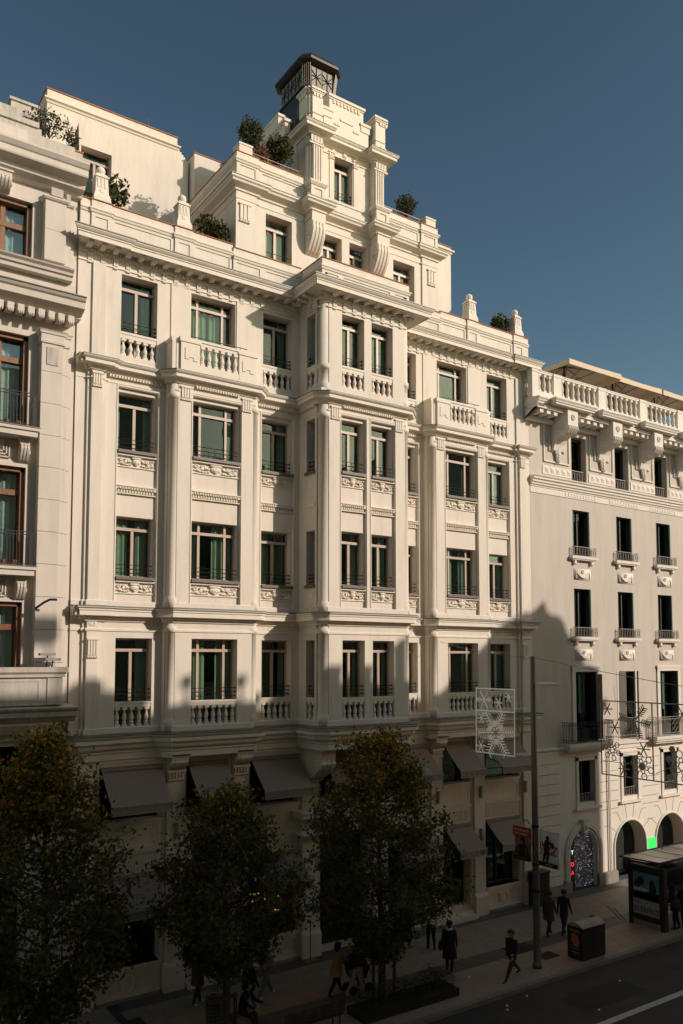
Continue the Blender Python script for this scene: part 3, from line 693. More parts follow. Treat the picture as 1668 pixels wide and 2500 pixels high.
# slate dome with lantern
def octo(hx, hy, ch, cx, cy): return [(cx-hx+ch,cy-hy),(cx+hx-ch,cy-hy),(cx+hx,cy-hy+ch),(cx+hx,cy+hy-ch),(cx+hx-ch,cy+hy),(cx-hx+ch,cy+hy),(cx-hx,cy+hy-ch),(cx-hx,cy-hy+ch)]
LX, LY = CX, 2.62
dl = [(1.55,2.05,.5,29.2),(1.42,1.85,.45,30.4),(1.10,1.50,.36,31.3),(.86,1.22,.28,31.9),(.76,1.10,.24,32.2)]
vs = []; fs = []
for hx, hy, ch, z in dl: vs += [(x,y,z) for x,y in octo(hx,hy,ch,LX,LY)]
for i in range(len(dl)-1):
    for k in range(8): fs.append((i*8+k,i*8+(k+1)%8,(i+1)*8+(k+1)%8,(i+1)*8+k))
b = MB(); b.add(vs, fs); dome = b.build('slate_dome','slate',main)
vs = []; fs = []
ll = [(.80,1.12,.26,32.2),(.80,1.12,.26,32.28),(.72,1.04,.22,32.3),(.72,1.04,.22,33.15),(.82,1.14,.26,33.18),(.96,1.28,.32,33.26),(.96,1.28,.32,33.36),(.88,1.18,.30,33.44),(.74,1.04,.26,33.66),(.0,.0,.0,33.62)]
for hx, hy, ch, z in ll: vs += [(x,y,z) for x,y in octo(max(hx,.01),max(hy,.01),ch,LX,LY)]
for i in range(len(ll)-1):
    for k in range(8): fs.append((i*8+k,i*8+(k+1)%8,(i+1)*8+(k+1)%8,(i+1)*8+k))
b = MB(); b.add(vs, fs); lan = b.build('lantern','bronze',main)
def lat(P0, ux, n, w, h, out):
    for k in range(n):
        o = Vector(P0)+Vector(ux)*k*w; u = Vector(ux); zv = Vector((0,0,1)); ov = Vector(out)
        MB().prism([o+u*.04+zv*.05+ov*.004, o+u*(w-.04)+zv*.05+ov*.004, o+u*(w-.04)+zv*(h-.05)+ov*.004, o+u*.04+zv*(h-.05)+ov*.004], ov*.01).build('lattice_panel','lattice',lan)
        c = o+u*(w/2)+zv*(h/2)+ov*.03; t = MB()
        for a in range(4):
            an = math.pi*a/4; L = .5*min(w/max(abs(math.cos(an)),.01), h/max(abs(math.sin(an)),.01))-.05
            d = u*math.cos(an)+zv*math.sin(an); t.tube([c-d*L,c+d*L],.016,4)
        t.ell(c,(.05,.05,.05),6,4); t.build('lattice_star','bronze',lan)
lat((LX-.50,LY-1.04,32.32),(1,0,0),2,.50,.82,(0,-1,0)); lat((LX-.72,LY+.82,32.32),(0,-1,0),3,.55,.82,(-1,0,0))
for k in range(5):
    p = Vector((LX-.72,LY-.82,32.3)).lerp(Vector((LX-.50,LY-1.04,32.3)),k/4)+Vector((-.02,-.02,0)); MB().tube([p,p+Vector((-.03,-.03,.4)),p+Vector((-.08,-.08,.85))],.022,6).build('lantern_rib','bronze',lan)
    p = Vector((LX+.72,LY-.82,32.3)).lerp(Vector((LX+.50,LY-1.04,32.3)),k/4)+Vector((.02,-.02,0)); MB().tube([p,p+Vector((.03,-.03,.4)),p+Vector((.08,-.08,.85))],.022,6).build('lantern_rib','bronze',lan)
# ------------------------------------------------------------------ set-back roof blocks
def rear(s, curve):
    q = sorted((s(6.86),s(12.12)))
    hole = [(8.06,9.16,26.1,28.2,.35)] if not s(0) else []
    b = MB(); b.wall(FR(4.0),q[0],q[1],22.8,29.0,hole); b.wall(FL(q[0]),4.0,11,22.8,29.0); b.wall(FL(q[1]),4.0,11,22.8,29.0); b.box(q[0],q[1],10.9,11,22.8,29); 
    x0, x1 = (q[0], q[1]-.45) if not s(0) else (q[0]+.45, q[1])
    b.box(x0,x1,4.0,11,29.0,29.8)
    # concave sweep at the inner end
    cx = x1 if not s(0) else x0; sg = 1 if not s(0) else -1
    for k in range(8):
        a0, a1 = k/8*math.pi/2, (k+1)/8*math.pi/2
        xa, za = cx+sg*.45*math.sin(a0)*1.0, 29.0+.42*(1-math.sin(a0)); 
        xb = cx+sg*.45*math.sin(a1)
        b.box(min(xa,xb),max(xa,xb),4.001,11,28.99,29.0+.42*(1-math.sin((a0+a1)/2)))
    o = b.build('roof_block','stucco',main)
    MB().sweep([(x0,11),(x0,4.0),(x1,4.0),(x1,11)],[(-.02,29.3),(.03,29.31),(.05,29.37),(.11,29.41),(.11,29.46),(.03,29.48),(.03,29.52),(-.02,29.52)]).build('moulding','trim',o)
    MB().sweep([(x0,11),(x0,4.0),(x1,4.0),(x1,11)],[(-.3,29.8),(.04,29.8),(.04,29.83),(-.3,29.84)]).build('coping','terra',o)
    if not s(0):
        window(main, FR(4.0), 8.06, 9.16, 26.1, 28.2, '2', rails=False, G=.3)
        MB().box(7.9,9.3,4.6,4.65,25.8,28.3).build('interior','room',o)
        r = MB(); 
        for z, y in ((30.1,4.5),(29.95,4.5)): r.tube([(7.2,y,z),(11.4,y,z)],.022,6)
        for k in range(6): r.tube([(7.2+k*.84,4.5,29.8),(7.2+k*.84,4.5,30.12)],.02,5)
        r.tube([(7.05,4.5,29.8),(7.1,4.5,30.08)],.03,5); r.build('roof_rail','iron',o)
        MB().tube([(10.75,4.6,29.8),(10.75,4.6,30.55)],.012,5).build('aerial','steel',o)
rear(lambda x: x, 1)
MB().box(21.1,22.45,.6,5,22.8,27.2).build('roof_block','stucco',main)
MB().sweep([(21.2,.6),(22.45,.6),(22.45,5)],[(-.02,26.9),(.03,26.91),(.06,26.97),(.12,27.0),(.12,27.06),(-.02,27.1)]).build('moulding','trim',main)
MB().sweep([(21.2,.6),(22.45,.6),(22.45,5)],[(-.3,27.2),(.04,27.2),(.04,27.23),(-.3,27.24)]).build('coping','terra',main)
MB().box(12.2,14.6,3.6,6,26,29.2).build('roof_block','stucco',main)
MB().sweep([(12.2,6),(12.2,3.6),(14.6,3.6)],[(-.3,29.2),(.03,29.2),(.03,29.23),(-.3,29.24)]).build('coping','terra',main)
MB().box(6.9,6.95,.02,4,7.0,23.2).box(26.31,26.36,.02,11,7.0,23.9).box(6.9,26.36,10.9,11,0,23).box(6.9,6.95,4,11,0,23).build('party_wall','stucco',main)
# curved pediment closing the bay window columns: none
# ------------------------------------------------------------------ ground floor and mezzanine
GF = [('A',7.86,9.80),('B',10.60,12.03),('C',12.83,14.72)]
GFX = GF+[(n,mx(b),mx(a)) for n,a,b in GF]
hol = [(a,b,5.2,6.80,.45) for n,a,b in GFX]+[(15.55,mx(15.55),5.2,6.8,.45)]
fl0 = [(a,b,.95 if n != 'B' else .15,3.60,.5) for n,a,b in GFX]+[(15.6,mx(15.6),.05,4.0,.6)]
MB().wall(FR(0),6.9,26.36,0,7.3,hol+fl0).build('ground_floor_wall','lower',main)
for n, a, b in GFX+[('E',15.55,mx(15.55))]:
    # spandrel between mezzanine and ground floor
    if n != 'E':
        sp = MB(); sp.box(a,b,-.03,.02,5.0,5.14).box(a-.02,b+.02,-.06,.02,5.12,5.2)
        sp.wall(FR(-.02),a,b,4.35,5.0,[(a+.12,b-.12,4.44,4.92,.03)])
        sp.box(a-.03,b+.03,-.07,.02,4.24,4.33).box(a,b,-.04,.02,4.18,4.24)
        k = int((b-a-.1)/.085)
        for i in range(k): sp.box(a+.05+(b-a-.1)*i/k,a+.05+(b-a-.1)*(i+.6)/k,-.035,.02,3.72,4.12)
        sp.build('spandrel','lower',main)
        fr = MB(); fr.box(a-.10,a-.03,-.04,.02,.9,6.86).box(b+.03,b+.10,-.04,.02,.9,6.86).box(a-.10,b+.10,-.045,.02,6.84,6.94).box(a-.12,b+.12,-.08,.02,6.94,6.99); fr.build('moulding','lower',main)
    window(main, FR(0), a, b, 5.2, 6.8, '3', G=.42, rails=False, m='darkmetal', curt=None, tr=0)
for n, a, b in GFX:
    if n == 'B':
        st = MB()
        for i in range(3): st.box(a+.0,b,-.42+i*.28,.5,i*.15,.15+i*.15)
        st.build('door_steps','lower',main)
        window(main, FR(0), a, b, .45, 3.6, '2', G=.45, rails=False, m='darkmetal', curt=None, tr=.6, name='door')
    else:
        window(main, FR(0), a, b, .95, 3.6, '2', G=.45, rails=False, m='darkmetal', curt=None, tr=0)
        bs = MB(); bs.box(a-.03,b+.03,-.10,.4,.84,.95); bs.wall(FR(-.05),a,b,.12,.84,[(a+.1,(a+b)/2-.25,.28,.66,.03),((a+b)/2+.25,b-.1,.28,.66,.03)]); bs.box(a-.0,b,-.12,.02,.10,.16)
        ring = [((a+b)/2+.17*math.cos(t),-.06,.47+.22*math.sin(t)) for t in [2*math.pi*i/20 for i in range(21)]]; bs.tube(ring,.03,6,False)
        bs.build('window_base','lower',main)
        MB().box(a-.02,b+.02,-.13,.05,-.02,.10).build('plinth','plinth',main)
pil = [(9.92,10.48),(12.15,12.71),(mx(10.48),mx(9.92)),(mx(12.71),mx(12.15)),(7.0,7.7),(mx(7.7),mx(7.0)),(14.80,15.46),(mx(15.46),mx(14.80))]
for a, b in pil:
    p = MB(); p.box(a,b,-.14,.02,.8,7.05); p.box(a-.05,b+.05,-.24,.02,0,.74); p.prism([(a-.05,-.24,.74),(a-.05,.02,.74),(a-.05,.02,.86),(a-.05,-.14,.86)],(b-a+.1,0,0))
    p.build('pillar','lower',main)
for s in (lambda x: x, mx):
    for a in (9.93, 12.16):
        q = sorted((s(a),s(a+.54))); console_scroll(main, q[0], q[1], -.13, .34, 6.62, 7.06, 'lower', 'console', 1)
        b = MB(); b.box(q[0]-.03,q[1]+.03,-.24,-.1,6.54,6.62)
        for k in range(5): b.prism([(q[0]+.02+k*.105,-.22,6.54),(q[0]+.09+k*.105,-.22,6.54),(q[0]+.075+k*.105,-.20,6.36),(q[0]+.035+k*.105,-.20,6.36)],(0,.1,0))
        b.box(q[0],q[1],-.2,-.1,6.30,6.35); b.build('console_drops','lower',main)
    q = sorted((s(14.82),s(15.40))); console_scroll(main, q[0], q[1], -.12, 1.15, 5.9, 7.0, 'lower', 'scroll_bracket', 3)
    b = MB()
    for z, o in ((6.05,.34),(5.95,.31),(5.75,.24),(5.62,.26)): b.box(q[0]+.04,q[1]-.04,-.12-o,-.1,z-.07,z)
    b.box(q[0]+.06,q[1]-.06,-.30,-.1,5.5,6.05); b.build('console_drops','lower',main)
MB().box(14.72,18.54,-1.40,.02,6.99,7.05).build('bay_soffit','lower',main)
# canopy ledge over the entrance behind the middle tree
cn = MB(); cn.box(14.5,18.76,-.62,.0,4.70,4.86).box(14.45,18.81,-.68,.0,4.86,4.93).box(14.6,18.66,-.5,.0,4.1,4.2)
cn.build('entrance_canopy','trim',main)
balustrade(main, FR(-.55), 15.5, 17.76, 4.26, 4.72, 14, 'trim', th=.12, rail=.08)
window(main, FR(0), 15.6, mx(15.6), .05, 4.0, '3', G=.55, rails=False, m='darkmetal', curt=None, tr=.8, name='door')
# awnings
def awning(a, b, zt, zf, yf, drop=.22, lettering=None):
    t = MB(); n = 10
    def pt(u, t_): 
        sag = .025*math.sin(math.pi*t_); return (u, -.03+(yf+.03)*t_, zt+(zf-zt)*t_-sag)
    for i in range(n):
        u0, u1 = a+(b-a)*i/n, a+(b-a)*(i+1)/n
        for j in range(4):
            A, B, Cc, Dd = pt(u0,j/4), pt(u1,j/4), pt(u1,(j+1)/4), pt(u0,(j+1)/4)
            t.add([A,B,Cc,Dd],[(0,1,2,3)])
        rip = lambda u: .012*math.sin(u*23)
        t.add([(u0,yf,zf),(u1,yf,zf),(u1,yf-rip(u1),zf-drop),(u0,yf-rip(u0),zf-drop)],[(0,1,2,3)])
    o = t.build('awning','awning',main)
    fr = MB(); fr.box(a-.01,b+.01,yf-.025,yf+.015,zf-.02,zf+.03); fr.box(a,b,yf-.018,yf+.006,zf-drop-.03,zf-drop-.004); fr.box(a-.012,a+.012,yf-.016,yf+.004,zf-drop,zf); fr.box(b-.012,b+.012,yf-.016,yf+.004,zf-drop,zf); fr.build('awning_binding','awntrim',o)
    arm = MB()
    for x in (a+.06,b-.06): arm.tube([(x,-.02,zf-.15),(x,yf+.03,zf-.01)],.018,6)
    arm.build('awning_arm','darkmetal',o)
    MB().box(a-.02,b+.02,-.12,-.02,zt-.03,zt+.07).build('awning_box','awning',o)
    if lettering: text(lettering,.17,(1,0,0),(0,0,1),((a+b)/2+.45,yf-.03,zf-drop/2),'blackprint',o)
    return o
for n, a, b in GFX: awning(a+.04,b-.06,6.74,5.80,-1.0)
awning(15.6,mx(15.6),6.74,5.80,-1.0)
for n, a, b in GFX:
    awning(a+.03,b-.05,3.56,2.78,-.95, lettering='CH' if (n == 'B' and a > CX) else None)
# wall lamps and camera
for x in (10.2,12.43,mx(12.43),mx(10.2),25.6):
    for z in (4.55,2.9):
        if z < 3 and x == 25.6: continue
        l = MB(); l.box(x-.04,x+.04,-.26,-.16,z,z+.46).box(x-.06,x+.06,-.2,-.12,z+.05,z+.15); l.build('wall_lamp','greyiron',main)
l = MB(); l.tube([(25.62,-.14,3.42),(25.62,-.34,3.42)],.03,8); l.ell((25.62,-.36,3.36),(.07,.07,.09),10,8); l.build('security_camera','white',main)
# lit shelves behind the ground-floor glass of the middle window
sh = MB()
random.seed(5)
for r_ in range(4):
    x = 13.05
    while x < 14.5:
        w = random.uniform(.02,.07); sh.box(x,x+w,.72,.74,1.45+r_*.22,1.45+r_*.22+random.uniform(.02,.06)); x += w+random.uniform(.03,.12)
sh.build('lit_shelf','warmlamp',main)
for z in (1.42,1.64,1.86,2.08): MB().box(12.95,14.6,.7,.95,z-.015,z).build('shelf','room',main)
# ------------------------------------------------------------------ right-hand building
rb = thing('greige_corner_building', 'greige rendered building with console cornice, green shutters and arched shopfronts to the right', 'building', (34, 2, 0))
RW = [29.1+3.1*k for k in range(-1, 9)]; RW = [x for x in RW if x > 28]
RX1 = 58.0
holes = []
for x in RW:
    holes += [(x,x+1.17,14.62,16.75,.32),(x,x+1.17,11.0,13.19,.32),(x-.05,x+1.42,6.35,9.47,.35),(x+.05,x+1.15,3.72,5.55,.35)]
MB().wall(FR(0),26.37,RX1,5.96,17.3,[h for h in holes if h[2] > 6]).build('wall','rstone',rb)
MB().wall(FR(0),26.37,RX1,17.3,20.5,[(x,x+1.03,18.1,20.12,.5) for x in RW]).build('wall','rstone',rb)
# mezzanine + arcade wall with round-headed openings
ARC = []
for i, x in enumerate(RW):
    if i == 0: ARC.append((28.50,30.28,1.62,.89))
    else: ARC.append((x-.62,x+1.62,1.46,1.12))
def arch_wall(b, u0, u1, zt, arcs, depth=.9, y=0):
    xs = u0
    for (a, c, zs, r) in arcs:
        b.box(xs,a,y,y+.02,0,zt); xm = (a+c)/2; rr = (c-a)/2
        N = 14
        pts = [(xm-rr*math.cos(math.pi*k/N), zs+rr*math.sin(math.pi*k/N)) for k in range(N+1)]
        for k in range(N):
            (xa,za),(xb,zb) = pts[k],pts[k+1]
            b.add([(xa,y,za),(xb,y,zb),(xb,y,zt),(xa,y,zt)],[(0,1,2,3)]); b.add([(xa,y,za),(xb,y,zb),(xb,y+depth,zb),(xa,y+depth,za)],[(0,1,2,3)])
        b.add([(a,y,0),(a,y,zs),(a,y+depth,zs),(a,y+depth,0)],[(0,1,2,3)]); b.add([(c,y,0),(c,y,zs),(c,y+depth,zs),(c,y+depth,0)],[(0,1,2,3)])
        xs = c
    b.box(xs,u1,y,y+.02,0,zt)
aw = MB(); arch_wall(aw,26.37,RX1,3.2,ARC); aw.build('arcade_wall','rtrim',rb)
MB().wall(FR(0),26.37,RX1,3.2,5.96,[h for h in holes if h[2] < 5]).build('wall','rtrim',rb)
for (a,c,zs,r) in ARC[:5]:
    xm = (a+c)/2; rr = (c-a)/2
    arc = [(xm-(rr+.07)*math.cos(math.pi*k/16),-.01,zs+(rr+.07)*math.sin(math.pi*k/16)) for k in range(17)]
    MB().tube([(a-.07,-.01,.55)]+arc+[(c+.07,-.01,.55)],.06,6).build('arch_moulding','rtrim',rb)
# first doorway surround with keystone
a,c,zs,r = ARC[0]; xm = (a+c)/2; rr=(c-a)/2
for q, th in ((.20,.07),(.30,.05)):
    MB().tube([(a-q,-.05,.4)]+[(xm-(rr+q)*math.cos(math.pi*k/18),-.05,zs+(rr+q)*math.sin(math.pi*k/18)) for k in range(19)]+[(c+q,-.05,.4)],th,6).build('arch_moulding','rtrim',rb)
kb = MB(); kb.prism([(xm-.13,-.2,2.42),(xm+.13,-.2,2.42),(xm+.19,-.2,2.95),(xm-.19,-.2,2.95)],(0,.2,0)); kb.box(xm-.22,xm+.22,-.24,.0,2.95,3.03); kb.ell((xm,-.2,2.72),(.11,.07,.15),10,8); kb.ell((xm,-.26,2.70),(.03,.05,.05),6,5); kb.build('keystone','rtrim',rb)
for (x0,x1) in ((a-.42,a-.02),(c+.02,c+.5),(c+.5,31.62)): MB().box(x0,x1,-.14,.02,-.02,.46).box(x0+.02,x1-.02,-.1,.02,.46,.52).build('plinth','plinth',rb)
for (q0,q1) in ((26.4,28.1),): MB().box(q0,q1,-.12,.02,-.02,.36).build('plinth','plinth',rb)
for i in range(1,len(ARC)-1): MB().box(ARC[i][1]+.0,ARC[i+1][0],-.12,.02,-.02,.46).build('plinth','plinth',rb)
# rusticated corner pier: single blocks with open joints
for k in range(13):
    z0 = .38+k*.43
    if z0 > 5.6: break
    MB().box(26.40,27.92,-.06,.02,z0+.02,min(z0+.41,5.94)).build('stone_block','rtrim',rb)
# joints in the arcade wall: voussoir fans and bed joints as sunk strips
jb = MB()
for (a,c,zs,r) in ARC[1:4]:
    xm=(a+c)/2; rr=(c-a)/2
    for an in (35,60,80,100,120,145):
        t=R(an); p=(xm-(rr+.16)*math.cos(t), zs+(rr+.16)*math.sin(t)); L=.55 if abs(an-90)>15 else .75
        q=(p[0]-L*math.cos(t), p[1]+L*math.sin(t)); d=Vector((q[0]-p[0],q[1]-p[1])).normalized(); n=Vector((-d.y,d.x))*.011
        jb.prism([(p[0]+n.x,-.006,p[1]+n.y),(q[0]+n.x,-.006,q[1]+n.y),(q[0]-n.x,-.006,q[1]-n.y),(p[0]-n.x,-.006,p[1]-n.y)],(0,.006,0))
        if abs(an-90) > 15:
            sg = -1 if an < 90 else 1
            jb.box(min(q[0],q[0]+sg*.34),max(q[0],q[0]+sg*.34),-.006,0,q[1]-.011,q[1]+.011)
    for z in (.9,1.3):
        jb.box(c+.16,c+.72,-.006,0,z-.01,z+.01)
for z in (3.25,3.6,4.05,4.5,4.95,5.4):
    for i in range(1,4):
        x=RW[i]; jb.box(x-1.55 if i == 1 else x-1.62,x-.27,-.006,0,z-.011,z+.011)
jb.build('masonry_joints','joint',rb)
dp = MB(); dp.tube([(31.14,-.07,.5),(31.14,-.07,5.9)],.035,8); dp.tube([(31.26,-.05,.5),(31.26,-.05,5.9)],.022,8); dp.build('downpipe','rtrim',rb)
# string course under the mezzanine balconies and band below the top storey
MB().sweep([(26.37,0),(RX1,0)],[(-.02,5.92),(.06,5.93),(.06,6.10),(.16,6.14),(.16,6.2),(-.02,6.24)]).build('string_course','rtrim',rb)
MB().sweep([(26.37,0),(RX1,0)],[(-.02,17.24),(.03,17.25),(.03,17.50),(.06,17.52),(.06,17.56),(.12,17.60),(.12,17.66),(.18,17.70),(.18,17.78),(.25,17.82),(.25,17.90),(.3,17.94),(-.02,18.0)]).build('string_course','rtrim',rb)
for x in RW[:4]:
    fb = MB().box(x-.52,x+1.72,-.036,-.02,17.29,17.49)
    for k in range(11): fb.box(x-.48+k*.2,x-.36+k*.2,-.05,-.03,17.31,17.47)
    fb.build('fluted_frieze','rtrim',rb)
# windows, shutters, little balconies
def balconet_mesh(w, h):
    b = MB()
    for z in (.02,h): b.box(-w/2,w/2,-.16,-.14,z-.012,z+.012); b.box(-w/2-.01,-w/2+.01,-.16,0,z-.012,z+.012); b.box(w/2-.01,w/2+.01,-.16,0,z-.012,z+.012)
    n = max(3,int(w/.17))
    for k in range(n):
        cx = -w/2+w*(k+.5)/n
        ring = [(cx+.06*math.cos(t),-.15,h/2+.12*h/.36*math.sin(t)) for t in [2*math.pi*i/10 for i in range(11)]]; b.tube(ring,.011,4,False)
        b.box(cx-w/n/2-.008,cx-w/n/2+.008,-.157,-.145,0,h)
    b.box(w/2-.008,w/2+.008,-.157,-.145,0,h)
    for y in (-.1,-.05):
        for sx in (-1,1): b.box(sx*w/2-.008,sx*w/2+.008,y-.006,y+.006,0,h)
    return b.mesh('balcony_railing','greyiron')
BR = balconet_mesh(1.5,.42); BR2 = balconet_mesh(1.05,.5)
def garl2():
    b = MB(); b.box(-.58,.58,-.02,.02,-.25,.25)
    b2 = [(-.45+.9*t,-.04,.12-.26*math.sin(math.pi*t)) for t in [i/10 for i in range(11)]]; b.tube(b2,[.03+.03*math.sin(math.pi*i/10) for i in range(11)],6)
    for k in range(6): b.ell((.07*math.cos(k),-.04,.12+.06*math.sin(k)),(.04,.035,.04),6,4)
    for sx in (-1,1):
        for k in range(5): b.ell((sx*.47,-.035,.12-.07*k),(.035,.03,.04),6,4)
        b.ell((sx*.2,-.03,.06),(.03,.02,.02),6,4)
    return b.mesh('festoon_plaque','rtrim',True)
FP = garl2()
for i, x in enumerate(RW[:5]):
    for z0, z1 in ((14.62,16.75),(11.0,13.19)):
        F = FR(0)
        f = MB(); f.fbox(F,x+.02,x+.07,z0,z1,.1,.3).fbox(F,x+1.10,x+1.17,z0,z1,.02,.3).fbox(F,x,x+1.17,z1-.06,z1,.2,.3).fbox(F,x+.55,x+.62,z0,z1,.24,.3); w_ = f.build('window','shutter',rb)
        for a_,c_ in ((x+.07,x+.55),(x+.62,x+1.10)): MB().fbox(F,a_,c_,z0,z1-.06,.29,.3).build('pane','glass',w_)
        MB().fbox(F,x+1.135,x+1.16,z0,z1,.0,.02).build('shutter_edge','greenframe',w_)
        sh_ = MB().fbox(F,x+.02,x+.05,z0+.02,z1-.08,.0,.28)
        for k in range(28): sh_.fbox(F,x+.05,x+.058,z0+.06+k*.068,z0+.10+k*.068,.02,.26)
        sh_.build('shutter','greenframe' if (z0 > 14 and i == 0) else 'shutter',w_)
        sl_ = MB().fbox(F,x-.28,x+1.46,z0-.10,z0+.02,-.22,.05).fbox(F,x-.24,x+1.42,z0-.15,z0-.1,-.18,.02)
        for e in (x-.05,x+1.1): sl_.fbox(F,e,e+.14,z0-.32,z0-.15,-.13,.02).ell((e+.07,-.08,z0-.31),(.07,.07,.06),8,5)
        so_ = sl_.build('balcony_slab','rtrim',rb); link('railing',BR,so_,(x+.6,-.04,z0+.02))
        link('festoon_plaque', FP, rb, (x+.59,0,z0-.78))
    # piano nobile
    F = FR(0); u0, u1 = x-.05, x+1.42; tall = i % 2 == 0
    if i == 1: u0, u1 = x-.1, x+1.15
    fr = MB(); 
    if tall: fr.fbox(F,u0-.22,u0,6.3,9.72,-.06,.02).fbox(F,u1,u1+.2,6.3,9.72,-.06,.02).fbox(F,u0-.22,u1+.2,9.47,9.62,-.07,.02).fbox(F,u0-.25,u1+.23,9.62,9.74,-.1,.02)
    else: fr.fbox(F,u0-.1,u0,6.3,9.5,-.02,.02).fbox(F,u1,u1+.1,6.3,9.5,-.02,.02)
    fr.build('window_surround','rtrim',rb)
    f = MB(); f.fbox(F,u0,u0+.06,6.4,9.47,.2,.32).fbox(F,u1-.06,u1,6.4,9.47,.02,.32).fbox(F,u0,u1,9.38,9.47,.2,.32).fbox(F,(u0+u1)/2-.04,(u0+u1)/2+.04,6.4,9.4,.25,.32).fbox(F,u0,u1,6.4,6.9,.27,.32)
    w_ = f.build('window','shutter',rb)
    MB().fbox(F,u0+.06,(u0+u1)/2-.04,6.9,9.38,.3,.31).build('pane','glass',w_); MB().fbox(F,(u0+u1)/2+.04,u1-.06,6.9,9.38,.3,.31).build('pane','glass',w_)
    MB().fbox(F,u1-.45,u1-.02,6.5,9.36,-.34,-.3).build('shutter','shutter',w_) if i == 0 else None
    MB().fbox(F,u0+.42,u0+.50,7.6,9.34,.12,.2).build('door_edge','greenframe',w_) if i != 1 else None
    if i == 1:
        sb = MB().fbox(F,u0,u0+.58,6.6,9.45,.0,.04)
        for k in range(34): sb.fbox(F,u0+.05,u0+.53,6.65+k*.082,6.70+k*.082,-.015,.01)
        sb.build('louvre_shutter','greyshutter',w_)
    # balcony with iron railing
    if tall:
        z = 6.36; slab = MB(); slab.fbox(F,u0-.98,u1+.60,z-.14,z,-.48,.02).fbox(F,u0-.93,u1+.55,z-.24,z-.14,-.42,.02).fbox(F,u0-.85,u1+.47,z-.34,z-.24,-.32,.02)
        so_ = slab.build('balcony','rtrim',rb)
        W_ = u1-u0+1.4; rr_ = MB(); xl, xr = u0-.92, u1+.54; h = .92
        for zz in (.06,.16,h-.12,h): rr_.box(xl,xr,-.44,-.42,z+zz-.01,z+zz+.01); rr_.box(xl-.01,xl+.01,-.44,0,z+zz-.01,z+zz+.01); rr_.box(xr-.01,xr+.01,-.44,0,z+zz-.01,z+zz+.01)
        n = int((xr-xl)/.095)
        for k in range(n+1):
            e = xl+(xr-xl)*k/n
            if abs(e-(xl+xr)/2) < .32: continue
            rr_.box(e-.008,e+.008,-.437,-.421,z,z+h)
            if k % 2 == 0: rr_.tube([(e+.045+.035*math.cos(t),-.43,z+h-.06+.035*math.sin(t)) for t in [2*math.pi*i_/8 for i_ in range(9)]],.008,4,False)
        for k in range(4): 
            for sx in (xl,xr): rr_.box(sx-.008,sx+.008,-.36+k*.095,-.345+k*.095,z,z+h)
        cxx=(xl+xr)/2; cz=z+.48
        for dx,dz in ((.14,0),(-.14,0),(0,.16),(0,-.16),(.15,.25),(-.15,.25),(.15,-.25),(-.15,-.25)):
            rr_.tube([(cxx+dx+.11*math.cos(t),-.43,cz+dz+.11*math.sin(t)) for t in [2*math.pi*i_/12 for i_ in range(13)]],.013,4,False)
        rr_.build('railing','iron' if i == 0 else 'greyiron',so_)
    else:
        ra = MB()
        for zz in (.1,.9): ra.box(u0,u1,-.07,-.05,6.4+zz,6.42+zz)
        for k in range(12): ra.box(u0+(u1-u0)*k/11-.008,u0+(u1-u0)*k/11+.008,-.065,-.05,6.4,7.3)
        ra.build('railing','greyiron',rb)
    # mezzanine window
    F = FR(0); u0, u1 = x+.05, x+1.15
    fr = MB().fbox(F,u0-.16,u0,3.5,5.72,-.05,.02).fbox(F,u1,u1+.16,3.5,5.72,-.05,.02).fbox(F,u0-.16,u1+.16,5.55,5.72,-.05,.02).fbox(F,u0-.3,u1+.3,3.42,3.52,-.16,.02).fbox(F,u0-.22,u1+.22,5.72,5.80,-.09,.02); fr.build('window_surround','rtrim',rb)
    f = MB().fbox(F,u0,u0+.06,3.72,5.55,.24,.34).fbox(F,u1-.06,u1,3.72,5.55,.24,.34).fbox(F,u0,u1,5.46,5.55,.24,.34).fbox(F,(u0+u1)/2-.03,(u0+u1)/2+.03,3.72,5.5,.26,.34); w_ = f.build('window','shutter',rb)
    MB().fbox(F,u0+.06,u1-.06,3.72,5.46,.31,.32).build('pane','glass',w_)
    link('railing',BR2,w_,((u0+u1)/2,.22,3.6))
    # top-storey window, consoles
    F = FR(0); u0,u1 = x, x+1.03
    f = MB().fbox(F,u0,u0+.08,18.1,20.12,.3,.45).fbox(F,u1-.08,u1,18.1,20.12,.3,.45).fbox(F,u0,u1,20.0,20.12,.3,.45); w_ = f.build('window','shutter',rb); MB().fbox(F,u0+.08,u1-.08,18.1,20.0,.42,.43).build('pane','glass',w_)
    link('railing',BR2,w_,((u0+u1)/2,.26,18.08))
